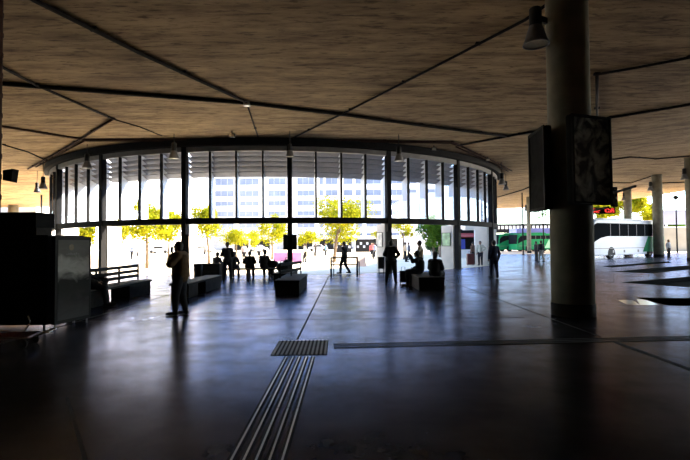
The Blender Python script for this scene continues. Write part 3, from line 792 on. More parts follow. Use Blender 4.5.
b = P(470.5, 262, 33); suitcase(b.x, b.y, .5, .35, .85, 'dark red suitcase between the people by the shop wall', mat('maroon', (.08, .015, .015), .5, noise=.2, scale=5))

# ------------------------------------------------------------------ people
def remesh(prims, vox, name, mt, parent, smooth_it=3):
    """grow one continuous skin over the given limbs"""
    me = bpy.data.meshes.new(name); me.from_pydata(prims.v, [], prims.f)
    o = bpy.data.objects.new(name, me); col.objects.link(o)
    r = o.modifiers.new('r', 'REMESH'); r.mode = 'VOXEL'; r.voxel_size = vox
    s = o.modifiers.new('s', 'SMOOTH'); s.factor = .5; s.iterations = smooth_it
    dg = bpy.context.evaluated_depsgraph_get(); dg.update()
    m2 = bpy.data.meshes.new_from_object(o.evaluated_get(dg))
    o.modifiers.clear(); o.data = m2; bpy.data.meshes.remove(me)
    m2.name = name; m2.materials.clear(); m2.materials.append(mt)
    m2.polygons.foreach_set('use_smooth', [True] * len(m2.polygons))
    o.parent = parent
    return o
def limb(m, a, b, ra, rb, n=14):
    a = Vector(a); b = Vector(b); d = (b - a).normalized(); pts = [a - d * ra * .95, a - d * ra * .7, a - d * ra * .3]; rs = [ra * .3, ra * .72, ra * .95]
    for i in range(6):
        t = i / 5; pts.append(a.lerp(b, t)); rs.append(ra + (rb - ra) * t)
    pts += [b + d * rb * .3, b + d * rb * .7, b + d * rb * .95]; rs += [rb * .95, rb * .72, rb * .3]
    m.tube(pts, rs, n)
STAND = dict(head=(0, .03, 1.61), neck=(0, 0, 1.44), chest=(0, -.01, 1.27), waist=(0, 0, 1.06), pelvis=(0, -.01, .93),
             shL=(-.165, 0, 1.385), elL=(-.235, -.04, 1.12), wrL=(-.235, .04, .88), shR=(.165, 0, 1.385), elR=(.235, -.04, 1.12), wrR=(.235, .04, .88),
             hiL=(-.09, 0, .90), knL=(-.10, .02, .49), anL=(-.10, -.02, .09), hiR=(.09, 0, .90), knR=(.10, .02, .49), anR=(.10, -.02, .09), toL=(-.03, .17), toR=(.03, .17))
SIT = dict(head=(0, .10, 1.18), neck=(0, .04, 1.05), chest=(0, -.02, .87), waist=(0, -.03, .68), pelvis=(0, 0, .61),
           shL=(-.16, .02, .965), elL=(-.23, .10, .74), wrL=(-.14, .30, .66), shR=(.16, .02, .965), elR=(.23, .10, .74), wrR=(.14, .30, .66),
           hiL=(-.09, .02, .585), knL=(-.13, .42, .55), anL=(-.13, .42, .09), hiR=(.09, .02, .585), knR=(.13, .42, .55), anR=(.13, .42, .09), toL=(-.02, .17), toR=(.02, .17))
SKIN = mat('skin', (.28, .16, .11), .6, noise=.08, scale=9)
HAIRM = {'black': mat('black_hair', (.01, .009, .008), .7, noise=.3, scale=30), 'brown': mat('brown_hair', (.03, .018, .01), .7, noise=.3, scale=30), 'grey': mat('grey_hair', (.2, .2, .2), .7, noise=.2, scale=30)}
CL = {}
def cloth(c):
    k = tuple(c)
    if k not in CL: CL[k] = mat('cloth_%d' % len(CL), c, .9, spec=.2, noise=.18, scale=14, bump=.2)
    return CL[k]
def hand(m, el, wr, up_, s=1., curl=.5):
    d = (Vector(wr) - Vector(el)).normalized(); side = d.cross(Vector(up_)).normalized(); nrm = side.cross(d).normalized()
    w = Vector(wr)
    for k in (-1.5, -.5, .5, 1.5):
        b = w + d * .085 * s + side * .020 * k * s
        limb(m, w + d * .01 + side * .012 * k * s, b, .014 * s, .012 * s, 8)
        L = (.075 if abs(k) < 1 else .062) * s
        k1 = b + (d * .8 + nrm * curl * .6).normalized() * L * .5 + side * .002 * k
        k2 = k1 + (d * .5 + nrm * curl * 1.6).normalized() * L * .5
        limb(m, b, k1, .0095 * s, .009 * s, 8); limb(m, k1, k2, .009 * s, .0075 * s, 8)
    tb = w + d * .025 - side * .025 * s
    t1 = tb + (d * .6 - side * .8).normalized() * .04 * s; t2 = t1 + (d * .9 - side * .2 + nrm * .4).normalized() * .035 * s
    limb(m, tb, t1, .014 * s, .011 * s, 8); limb(m, t1, t2, .011 * s, .009 * s, 8)
def person(px, py, label, pose=None, base=None, face=0., H=1.73, top=(.02, .02, .022), legs=(.015, .016, .02), shoe=(.01, .01, .01), hair='black', build=1., vox=.012, z0=0., xy=None, long_hair=False, jacket=1., hood=False, skirt=False, group=None, headdir=0., topname='jacket', hands_up=False):
    if xy is None:
        g = G(px, py, 0); xy = (g.x, g.y)
    J = dict(base or STAND); J.update(pose or {})
    s = H / 1.73
    t = thing('person', label, 'person', (xy[0], xy[1], z0), math.radians(face), group)
    t.scale = (s, s, s)
    V = {k: Vector(v) for k, v in J.items() if len(v) == 3}
    bw = build
    m = MB()   # body
    limb(m, V['pelvis'], V['waist'], .125 * bw, .115 * bw, 18); limb(m, V['waist'], V['chest'], .115 * bw, .125 * bw, 18)
    limb(m, V['shL'], V['shR'], .062 * bw, .062 * bw); limb(m, V['chest'], (V['shL'] + V['shR']) / 2, .12 * bw, .085, 16)
    limb(m, V['hiL'], V['hiR'], .1 * bw, .1 * bw)
    limb(m, V['neck'] - Vector((0, 0, .03)), V['head'] - Vector((0, .01, .07)), .056, .052)
    hd = V['head']; rot = Matrix.Rotation(headdir, 3, 'Z')
    def H_(x, y, z): return hd + rot @ Vector((x, y, z))
    n0 = len(m.v)
    m.ball(hd, (.082, .100, .115), 18, 12); m.ball(H_(0, .03, -.06), (.062, .068, .066), 16, 10)
    for S in 'LR': limb(m, V['neck'] - Vector((0, 0, .02)), V['sh' + S] + Vector((0, 0, .01)), .06, .05)
    limb(m, H_(0, .096, .012), H_(0, .116, -.022), .010, .015, 8)      # nose
    for sx in (-1, 1):
        m.ball(H_(sx * .085, -.005, -.01), (.012, .02, .032), 8, 6)      # ears
        m.ball(H_(sx * .032, .087, .018), (.016, .012, .010), 8, 6)       # eyelids
    m.ball(H_(0, .093, -.06), (.024, .012, .007), 8, 6); m.ball(H_(0, .091, -.072), (.022, .012, .007), 8, 6)
    for S in 'LR':
        limb(m, V['sh' + S], V['el' + S], .052 * bw, .040 * bw); limb(m, V['el' + S], V['wr' + S], .041 * bw, .027)
        hand(m, V['el' + S], V['wr' + S], (0, 1, 0) if abs((V['wr' + S] - V['el' + S]).normalized().y) < .85 else (0, 0, -1))
        limb(m, V['hi' + S], V['kn' + S], .088 * bw, .058 * bw); limb(m, V['kn' + S], V['an' + S], .056 * bw, .038)
        tx, ty = J['to' + S]; a = V['an' + S]; tip = Vector((a.x + tx, a.y + ty, max(.035, a.z - .055)))
        limb(m, a - Vector((0, .02, .045)), tip, .038, .028)
    remesh(m, vox, 'body', SKIN, t)
    # trousers
    m = MB(); e = .016
    limb(m, V['hiL'], V['hiR'], .1 * bw + e, .1 * bw + e); limb(m, V['pelvis'], V['pelvis'].lerp(V['waist'], .5), .125 * bw + e, .118 * bw + e, 18)
    for S in 'LR':
        limb(m, V['hi' + S], V['kn' + S], .09 * bw + e, .062 * bw + e); b = V['an' + S].lerp(V['kn' + S], .05); limb(m, V['kn' + S], b, .060 * bw + e, .048 + e)
    if skirt: limb(m, V['pelvis'], (V['knL'] + V['knR']) / 2 + Vector((0, 0, .05)), .15, .21, 18)
    remesh(m, max(vox, .014), 'trousers', cloth(legs), t)
    # top
    m = MB(); e = .018 * jacket + .004
    hem = V['pelvis'].lerp(V['waist'], .1 if jacket > 1.1 else .4)
    limb(m, hem, V['waist'], .128 * bw + e, .12 * bw + e, 18); limb(m, V['waist'], V['chest'], .12 * bw + e, .128 * bw + e, 18)
    limb(m, V['shL'], V['shR'], .064 * bw + e, .064 * bw + e); limb(m, V['chest'], (V['shL'] + V['shR']) / 2, .122 * bw + e, .088 + e, 16)
    limb(m, V['neck'] - Vector((0, .0, .05)), V['neck'] - Vector((0, 0, .01)), .07 + e * .6, .06 + e * .4)
    for S in 'LR':
        limb(m, V['sh' + S], V['el' + S], .056 * bw + e, .046 * bw + e); limb(m, V['el' + S], V['wr' + S].lerp(V['el' + S], .1), .046 * bw + e, .034 + e)
    for S in 'LR': limb(m, V['neck'] - Vector((0, 0, .05)), V['sh' + S], .068 + e * .6, .06 + e)
    if hood: m.ball(V['neck'] + Vector((0, -.07, .0)), (.1, .07, .06), 12, 8)
    remesh(m, max(vox, .014), topname, cloth(top), t)
    # hair
    m = MB(); m.ball(H_(0, -.018, .024), (.095, .104, .112), 16, 12); m.ball(H_(0, -.045, -.035), (.082, .068, .08), 14, 8)
    if long_hair: limb(m, H_(0, -.05, 0), H_(0, -.07, -.2), .07, .055)
    # keep the face clear
    h = remesh(m, max(vox * .8, .01), 'hair', HAIRM[hair], t)
    for v in h.data.vertices:
        l = rot.transposed() @ (v.co - hd)
        if l.y > .05 and l.z < .068: v.co -= rot @ Vector((0, (l.y - .05) * 1.0, 0))
    for S in 'LR':
        m = MB(); tx, ty = J['to' + S]; a = V['an' + S]; tip = Vector((a.x + tx, a.y + ty + .015, max(.04, a.z - .05)))
        limb(m, a - Vector((0, .03, .04)), tip, .052, .038); limb(m, a - Vector((0, .01, .03)), a + Vector((0, 0, .02)), .05, .048)
        so = remesh(m, max(vox, .012), 'shoe', cloth(shoe), t, 2)
        zl = min(v.co.z for v in so.data.vertices)
        flo = 0.0 if a.z < .16 else zl
        for v in so.data.vertices: v.co.z = max(v.co.z, flo)
    return t
def P_(**k): return k

# near man, brown jacket, phone at his ear, facing left
person(180, 315, 'man in brown jacket and dark trousers standing at left holding a phone to his face', P_(
    elL=(-.28, .10, 1.20), wrL=(-.12, .14, 1.41), elR=(.235, -.02, 1.12), wrR=(.22, .14, .93), knL=(-.10, .06, .49), anL=(-.11, .06, .09), knR=(.10, .0, .49), anR=(.10, -.09, .09), head=(0, .05, 1.60)),
    face=82, H=1.74, top=(.10, .062, .032), legs=(.014, .014, .018), build=1.35, vox=.008, jacket=1.5, headdir=.1)
# phone
g = G(180, 315)
ph = thing('mobile_phone', 'black phone held by the man in the brown jacket', 'phone', (g.x - .165, g.y - .075, 1.54), math.radians(82))
m = MB(); m.box((-.012, -.035, -.07), (.0, .035, .07)); m.build('phone_body', 'black', ph, bevel=.004)
person(227.5, 280.5, 'man standing with hands before him, back turned, left of the seated group', P_(
    elL=(-.26, .0, 1.14), wrL=(-.10, .2, 1.10), elR=(.26, .0, 1.14), wrR=(.10, .2, 1.10), knL=(-.13, .03, .49), anL=(-.15, -.01, .09), knR=(.13, .02, .49), anR=(.15, -.03, .09)), face=8, H=1.76, top=(.02, .02, .026), legs=(.02, .02, .026), build=1.15, vox=.012)
person(0, 0, 'broad seated person in black, back turned, left of two on the long bench', P_(elL=(-.27, .0, .76), elR=(.27, .0, .76)), SIT, face=5, H=1.74, top=(.012, .012, .015), build=1.4, xy=(-4.72, 22.7), vox=.014)
person(0, 0, 'seated person in black, back turned, right of two on the long bench', P_(head=(.03, .07, 1.22)), SIT, face=-8, H=1.78, top=(.015, .012, .012), build=1.3, xy=(-4.0, 22.7), vox=.014)
person(0, 0, 'seated person in grey jacket behind the standing man on the long bench', P_(), SIT, face=0, H=1.72, top=(.09, .095, .11), xy=(-5.5, 22.75), vox=.016, legs=(.05, .05, .07))
person(0, 0, 'seated person in faded dark jacket at the left end of the long bench', P_(), SIT, face=-20, H=1.7, top=(.05, .05, .06), xy=(-6.35, 22.75), vox=.016)
person(344.5, 274, 'man in black striding past the rail barrier at the centre', P_(
    knL=(-.08, .18, .50), anL=(-.08, .20, .10), hiL=(-.09, .02, .9), knR=(.09, -.02, .48), anR=(.09, -.26, .12), elL=(-.22, -.14, 1.14), wrL=(-.2, .02, .95), elR=(.22, .02, 1.13), wrR=(.19, .24, 1.02)),
    face=65, H=1.75, top=(.012, .012, .014), vox=.012, build=1.15)
person(391.5, 283.7, 'man in black with elbows out standing by the pale pier', P_(
    elL=(-.27, .0, 1.16), wrL=(-.12, .2, 1.10), elR=(.31, -.02, 1.17), wrR=(.17, .14, 1.02), knL=(-.15, .02, .49), anL=(-.20, -.04, .09), knR=(.14, .02, .49), anR=(.17, -.02, .09), hiL=(-.1, 0, .9), hiR=(.1, 0, .9)),
    face=-12, H=1.76, top=(.014, .013, .015), legs=(.01, .011, .014), vox=.010, build=1.2)
person(0, 0, 'seated person in dark clothes raising a hand on the left of the block bench', P_(
    elL=(-.28, .12, .92), wrL=(-.20, .26, 1.16), elR=(.24, .14, .74)), SIT, face=55, H=1.8, top=(.012, .012, .014), xy=(2.78, 17.3), vox=.012, build=1.15)
person(0, 0, 'heavy-set seated person in black, back turned, on the near end of the block bench', P_(head=(0, .06, 1.20)), SIT, face=-30, H=1.74, top=(.012, .011, .012), xy=(3.18, 16.35), vox=.012, build=1.35, z0=0)
person(420.5, 278.5, 'man with light shirt standing behind the block bench', P_(elL=(-.27, .05, 1.15), wrL=(-.16, .25, 1.15)), face=70, H=1.76, top=(.35, .30, .22), vox=.014)
person(494.5, 278.3, 'person in dark blue walking away beneath the right end of the ring', P_(
    knL=(-.09, .12, .50), anL=(-.07, .16, .10), knR=(.09, -.04, .48), anR=(.07, -.16, .12)), face=8, H=1.74, top=(.018, .024, .05), legs=(.012, .014, .03), vox=.012, build=1.0)
person(541.5, 262.3, 'person in dark top and pale trousers walking beyond the near column', P_(
    knL=(-.09, .12, .50), anL=(-.07, .18, .10), knR=(.09, -.04, .48), anR=(.07, -.2, .12)), face=20, H=1.76, top=(.02, .02, .03), legs=(.25, .24, .22), vox=.018)
person(536.5, 260.5, 'person in grey walking left of the one in pale trousers', P_(), face=30, H=1.7, top=(.08, .08, .09), legs=(.05, .05, .06), vox=.018)
person(480.5, 265.5, 'person in light shirt with hand on hip by the shop wall', P_(
    elL=(-.36, -.03, 1.2), wrL=(-.18, .05, 1.02)), face=150, H=1.74, top=(.45, .46, .40), legs=(.02, .02, .03), vox=.016)
person(473.5, 264.5, 'person in brown top standing among luggage by the shop wall', P_(), face=30, H=1.68, top=(.12, .07, .05), vox=.016, build=1.1)
person(0, 0, 'slouching seated person behind the poster panel at left', P_(head=(0, -.10, 1.12), neck=(0, -.10, .98), chest=(0, -.08, .84), shL=(-.18, -.09, .96), shR=(.18, -.09, .96),
    knL=(-.1, .42, .55), knR=(.12, .46, .5), anL=(-.1, .50, .09), anR=(.14, .52, .09)), SIT, face=-75, H=1.76, top=(.02, .018, .018), xy=(-7.0, 12.45), vox=.012, build=1.1)
person(660.5, 257.5, 'person in white shirt and dark trousers leaning by the far right column', P_(), face=200, H=1.75, top=(.5, .5, .5), legs=(.02, .02, .02), vox=.022, xy=(c2.x + .15, c2.y - 1.2))
far = [(132, 259.5, (.16, .2, .34), 'distant person in blue seen under the left trees'), (137, 259, (.1, .1, .12), 'distant person in dark clothes right of the one in blue'), (244, 262, (.3, .25, .25), 'distant passer-by above the left pair on the bench'),
       (205, 258, (.1, .1, .1), 'distant person standing near the thin tree trunk at left'), (315.5, 258.5, (.02, .02, .02), 'distant person in black just right of the central post'), (305, 262.5, (.7, .65, .5), 'distant person in cream before the pink banner edge'),
       (372, 258.5, (.5, .12, .12), 'distant person in red right of the salmon board'), (375, 259.5, (.3, .35, .5), 'distant person in pale blue right of the salmon board'), (405.5, 262, (.45, .36, .26), 'distant person in beige between the man and the block bench'),
       (409, 260, (.1, .1, .12), 'distant dark figure right of the one in beige'), (326, 258, (.1, .2, .25), 'distant person left of the big tree trunk'), (259, 260, (.5, .5, .52), 'distant passer-by in pale grey above the seated pair')]
for (px, py, c, lb) in far:
    person(px, py, lb, P_(knL=(-.09, .1, .50), anL=(-.07, .14, .10)), face=random.choice([80, -80, 170, 20]), H=1.72, top=c, vox=.03, group='distant people in the plaza')

# ------------------------------------------------------------------ trees
def tree(px, Y, base_h, cpx, cpy, rx, ry, label, leaf='leaf_y', n=1500, name='plaza_tree', lean=0, sz=.13, group='trees in the plaza'):
    b = P(px, 250, Y); c = P(cpx, cpy, Y); sx = rx * Y / F; sz_ = ry * Y / F
    t = thing(name, label, 'tree', (b.x, b.y, base_h), 0, group)
    cc = Vector((c.x - b.x, 0, c.z - base_h)); sx *= 1.22; sz_ *= 1.15; n = int(n * 2)
    m = MB(); top = cc + Vector((0, 0, -sz_ * .25))
    m.tube([(0, 0, 0), (top.x * .2 + .03, .02, top.z * .35), (top.x * .6, -.02, top.z * .7), tuple(top)], [.10 * sx ** .5, .085 * sx ** .5, .07 * sx ** .5, .04], 10)
    m.build('trunk', 'bark', t, smooth=True)
    rnd = random.Random(int(px * 7 + cpy))
    lobes = []
    for i in range(9):
        a = rnd.uniform(0, 2 * PI); h = rnd.uniform(-.65, .8); rr = rnd.uniform(.25, .75) * (1 - abs(h) * .35)
        lobes.append((cc + Vector((math.cos(a) * rr * sx, math.sin(a) * rr * sx, h * sz_ * .75)), rnd.uniform(.35, .55)))
    m = MB()
    for (lc, lr) in lobes: m.tube([tuple(top - Vector((0, 0, sz_ * .2))), tuple(top.lerp(lc, .5) + Vector((0, 0, -.05))), tuple(lc)], [.035, .025, .01], 6)
    m.build('branches', 'bark', t)
    m = MB()
    for i in range(n):
        lc, lr = rnd.choice(lobes)
        d = Vector((rnd.gauss(0, 1), rnd.gauss(0, 1), rnd.gauss(0, 1))).normalized() * (rnd.random() ** .4)
        p = lc + Vector((d.x * sx * lr, d.y * sx * lr, d.z * sz_ * lr))
        u = Vector((rnd.gauss(0, 1), rnd.gauss(0, 1), rnd.gauss(0, .6))).normalized(); w = u.cross(Vector((rnd.gauss(0, 1), rnd.gauss(0, 1), rnd.gauss(0, 1)))).normalized()
        s = sz * rnd.uniform(.6, 1.3)
        m.add([p - u * s, p + w * s * .45, p + u * s, p - w * s * .45], [(0, 1, 2, 3)])
    m.build('crown', leaf, t)
tree(147, 33, 0, 147, 222, 21, 19, 'yellow-green tree with slim trunk seen above the railed bench')
tree(168, 43, 0, 170, 226, 14, 16, 'yellow-green tree just left of the man in the brown jacket')
tree(120, 46, 0, 124, 232, 10, 13, 'small yellow-green tree beside the pier at left', n=900)
tree(209, 41, 0, 206, 222, 15, 19, 'yellow-green tree with thin trunk right of the man in the brown jacket')
tree(236, 60, 0, 236, 237, 13, 10, 'low yellow tree behind the man standing with his back turned')
tree(272, 50, 0, 272, 229, 13, 16, 'yellow-green tree left of the central post')
tree(334, 41, 0, 338, 222, 28, 23, 'big round yellow-green tree with dark trunk behind the rail barrier', n=3200)
tree(306, 58, 0, 306, 238, 11, 11, 'small yellow-green tree just right of the central post', n=900)
tree(382, 66, 0, 381, 236, 9, 8, 'small yellow-green tree left of the pier by the man with elbows out', n=700)
tree(404, 46, 0, 403, 230, 12, 13, 'sparse pale tree between the man with elbows out and the block bench', n=420)
tree(434, 45, 0, 432, 230, 17, 16, 'dense green tree above the block bench at right', 'leaf_g', n=2600)
tree(254, 66, 0, 254, 239, 9, 9, 'low yellow-green tree above the seated pair', n=800)
tree(84, 40, 0, 86, 232, 9, 14, 'yellow-green tree behind the poster panel', n=900)
tree(436, 60, 0, 436, 247, 11, 8, 'dark shrub tree under the dense green crown', 'leaf_d', n=1500)
for i, (px, cy_, r_) in enumerate(((604, 214, 11), (619, 208, 12), (637, 206, 10), (652, 214, 9), (672, 222, 9), (543, 213, 10))):
    tree(px, 92 + i, 0, px, cy_, r_, 10, ['light green tree beyond the coach, leftmost of the row', 'light green tree beyond the coach, second of the row', 'light green tree between the two far columns', 'light green tree just left of the column at the coach tail', 'low green tree beyond the white wall at right', 'thin leafless-looking tree above the blue canopy'][i], 'leaf_y' if i < 4 else 'leaf_g', n=1400 if i < 5 else 150, sz=.28, group='trees beyond the bus station')

# ------------------------------------------------------------------ buildings
def facade(name, label, y, x0, x1, z1, cols_, rows, depth=8, wallm='white', stuff=None):
    t = thing(name, label, 'building', ((x0 + x1) / 2, y, 0)); cx = (x0 + x1) / 2
    m = MB(); m.box((x0 - cx, .35, 0), (x1 - cx, depth, z1)); m.build('wall', wallm, t)
    # piers and bands stand proud so the windows sit in recesses
    m = MB(); e = [x0 - cx]
    for (c, w) in cols_: e += [c - cx - w / 2, c - cx + w / 2]
    e.append(x1 - cx)
    zs = []
    for (c, h) in rows: zs += [c - h / 2, c + h / 2]
    zb = [0] + sorted(zs) + [z1]
    for i in range(0, len(e), 2): m.box((e[i], 0, 0), (e[i + 1], .35, z1))
    for j in range(1, len(e) - 1, 2):
        for i in range(0, len(zb), 2): m.box((e[j], .02, zb[i]), (e[j + 1], .35, zb[i + 1]))
    m.build('facade_frame', wallm, t)
    for (c, w) in cols_:
        for (r_, h) in rows:
            m = MB(); m.box((c - cx - w / 2, .22, r_ - h / 2), (c - cx + w / 2, .3, r_ + h / 2)); f = m.build('window', 'win', t)
            k = max(1, int(w / 1.6))
            for i in range(1, k):
                m = MB(); m.box((c - cx - w / 2 + w * i / k - .05, .16, r_ - h / 2), (c - cx - w / 2 + w * i / k + .05, .22, r_ + h / 2)); m.build('window_bar', 'winframe', f)
    return t
YB = 130; kx = YB / F
cols_ = [((c - 345) * kx, w * kx) for c, w in ((224, 19), (249, 20), (277, 17.5), (306, 17.5), (321.5, 4), (332, 12), (348.5, 9), (359, 6.5), (374, 15), (397, 13), (413, 8), (432, 10))]
rows = [(1.65 + (244 - y) * kx, h * kx) for y, h in ((157, 6.5), (169, 6.5), (181, 7), (193, 6), (203, 4.8), (213.5, 5), (225, 5.5), (236, 4.5))]
BT = facade('office_building', 'large white office block with rows of wide windows behind the glass ring', YB, -39.5, 29, 29, cols_, rows)
m = MB(); m.box((-3.5 - 38, 1.5, 0), (-34.4, 8, 26)); m.build('side_tower', 'win', BT)
m = MB(); m.box((-34.3, -3.0, 3.4), (34, .0, 3.8)); m.build('canopy', 'white', BT)
for i in range(12):
    x = -33 + i * 6
    m = MB(); m.box((x - .3, -2.9, 0), (x + .3, -2.3, 3.4)); m.build('canopy_pillar', 'white', BT)
for i in range(11):
    x = -30 + i * 6
    m = MB(); m.box((x - 2, -.08, 0), (x + 2, -.02, 2.9)); m.build('shop_opening', 'winframe' if i % 3 == 0 else 'black', BT)
# left block turned to the sun
t = thing('apartment_block', 'bright sunlit block filling the left panes of the ring', 'building', (-44.5, 66.5, 0), math.atan2(50, 7))
m = MB(); m.box((0, .3, 0), (56, 9, 24)); m.build('wall', 'white', t)
for j in range(5):
    for i in range(9):
        x = 4 + i * 5.7; z = 3.5 + j * 3.6
        m = MB(); m.box((x, .1, z), (x + 1.9, .302, z + 1.7)); f = m.build('window', 'winframe', t)
        m = MB()
        for q in range(6): m.box((x + .05, .05, z + .1 + q * .28), (x + 1.85, .1, z + .2 + q * .28))
        m.build('window_blind', 'white', f)
m = MB(); m.box((0, -.6, 3.0), (56, .3, 3.2)); m.build('ledge', 'white', t)
# right side building beyond the ring
YR = 95; kr = YR / F
facade('arcade_building', 'lower white building with shuttered windows right of the office block', YR, (404 - 345) * kr, (470 - 345) * kr, 12, [((c - 345) * kr, w * kr) for c, w in ((421, 5), (438, 6), (454, 5))], [(1.65 + (244 - y) * kr, h * kr) for y, h in ((209, 9), (226, 6))])
# shops at the right rim of the ring
m = MB(); m.box((11.7, 39.5, 0), (13.0, 39.8, 3.3)); tag(m.build('wall_right', 'pier'), kind='structure')
m = MB(); m.box((10.6, 40.5, 2.75), (13.2, 41.5, 3.3)); tag(m.build('wall_header', 'pier'), kind='structure')
p = P(484, 239, 39.45)
t = thing('wall_poster', 'white poster with a dark blue shape on the shop wall at right', 'poster', (p.x, 39.49, p.z))
m = MB(); m.box((-.42, -.03, -.45), (.42, 0, .45)); m.build('sheet', mat('poster_white', (.6, .62, .68), .5, noise=.1, scale=3), t)
m = MB(); m.prism([(-.3, -.05), (.3, .15), (.25, -.25), (-.25, -.3)], .03, .045); o = m.build('blue_shape', mat('navy', (.03, .05, .14), .5, noise=.1, scale=3), t); o.rotation_euler = (PI / 2, 0, 0)
m = MB()
for a in ((-.45, -.48, .45, -.45), (-.45, .45, .45, .48), (-.45, -.48, -.42, .48), (.42, -.48, .45, .48)): m.box((a[0], -.04, a[1]), (a[2], 0, a[3]))
m.build('poster_frame', 'steel_grey', t)
p = P(467, 250, 50)
t = thing('market_stall', 'dark shop opening with red awning beyond the right-hand posts', 'shop', (p.x - .3, p.y, 0))
m = MB(); m.box((-2.2, 0, 0), (2.2, 3, 3.1)); m.build('shop_body', 'black', t)
m = MB(); m.add([(-2.3, 0, 2.6), (2.3, 0, 2.6), (2.3, -1.1, 2.2), (-2.3, -1.1, 2.2), (-2.3, 0, 2.66), (2.3, 0, 2.66), (2.3, -1.1, 2.26), (-2.3, -1.1, 2.26)], [(3, 2, 1, 0), (4, 5, 6, 7), (0, 1, 5, 4), (1, 2, 6, 5), (2, 3, 7, 6), (3, 0, 4, 7)])
m.build('awning', mat('red_awning', (.35, .04, .03), .7, noise=.3, scale=1.5), t)
m = MB(); m.box((-2.1, -.9, 0), (.6, -.4, .9)); m.build('counter', 'white', t)
m = MB(); m.box((-.7, -.06, .95), (.1, -.005, 2.0)); m.build('blue_sign', mat('blue_sign', (.06, .1, .6), .5, noise=.1, scale=2), t)
p = P(476.5, 250, 44)
t = thing('white_column', 'slim white column between the shop opening and the poster wall', 'column', (p.x, p.y, 0)); m = MB(); m.box((-.16, -.16, 0), (.16, .16, 3.2)); m.build('shaft', 'white', t)
m = MB(); m.box((-.22, -.22, 0), (.22, .22, .12)); m.build('plinth', 'white', t)
p = P(433, 250, 62)
t = thing('white_column', 'broad white column beneath the dense green tree', 'column', (p.x, p.y, 0)); m = MB(); m.box((-.4, -.4, 0), (.4, .4, 4.4)); m.build('shaft', 'white', t)
m = MB(); m.box((-.5, -.5, 4.4), (.5, .5, 4.6)); m.build('capital', 'white', t)

# street furniture / shopfront strip in front of the office block
def car(px, Y, colr, label, face=0, s=1.):
    p = P(px, 250, Y); t = thing('car', label, 'car', (p.x, p.y, 0), face, 'parked cars far across the plaza'); t.scale = (s, s, s)
    prof = [(-2.1, .35), (-2.1, .8), (-1.9, .95), (-1.3, 1.0), (-.8, 1.42), (.7, 1.45), (1.3, 1.0), (2.0, .85), (2.15, .6), (2.1, .35)]
    m = MB(); n = len(prof)
    vs = [(x, -.85, z) for x, z in prof] + [(x, .85, z) for x, z in prof]
    m.add(vs, [tuple(range(n)), tuple(range(n, 2 * n))[::-1]] + [(i, n + i, n + (i + 1) % n, (i + 1) % n) for i in range(n)]); m.build('car_body', mat('car_paint', colr, .3, noise=.05, scale=1), t, bevel=.05)
    for y in (-.86, .84):
        m = MB(); pr = [(-1.15, 1.0), (-.75, 1.36), (.62, 1.38), (1.1, 1.0)]
        vs = [(x, y, z) for x, z in pr] + [(x, y + .02, z) for x, z in pr]; m.add(vs, [(0, 1, 2, 3), (7, 6, 5, 4), (0, 3, 7, 4), (1, 0, 4, 5), (2, 1, 5, 6), (3, 2, 6, 7)]); m.build('side_window', 'black', t)
    for x in (-1.35, 1.35):
        for y in (-.8, .8):
            m = MB(); m.tube([(x, y - .1, .32), (x, y + .1, .32)], .32, 18); m.build('wheel', 'rubber', t)
for a in ((318, 100, (.5, .5, .52), 'pale grey parked car just right of the central post'), (203, 96, (.7, .7, .7), 'white parked car beneath the left trees'), (378, 98, (.35, .08, .1), 'dark red parked car left of the pier'), (344, 104, (.1, .12, .16), 'dark parked car behind the big tree'), (440, 80, (.3, .33, .4), 'blue-grey parked car beneath the dense green tree'), (160, 90, (.25, .28, .35), 'bluish parked car beneath the far left trees'), (258, 101, (.6, .58, .55), 'cream parked car behind the seated pair')):
    car(a[0], a[1], a[2], a[3])
for a in ((343, 86, 2.6, 'dark newsstand behind the walking man'), (364, 88, 2.4, 'dark newsstand with pale round marks left of the pier')):
    p = P(a[0], 250, a[1]); t = thing('newsstand', a[3], 'newsstand', (p.x, p.y, 0))
    m = MB(); m.box((-1.6, -1, 0), (1.6, 1, a[2])); m.build('booth_body', 'black', t)
    m = MB(); m.box((-1.8, -1.3, a[2]), (1.8, 1.1, a[2] + .2)); m.build('booth_roof', 'winframe', t)
    for k in range(5):
        m = MB(); m.box((-1.4 + k * .6, -1.04, .8 + (k % 2) * .6), (-1.0 + k * .6, -1.0, 1.25 + (k % 2) * .6)); m.build('display_sheet', 'winframe', t)

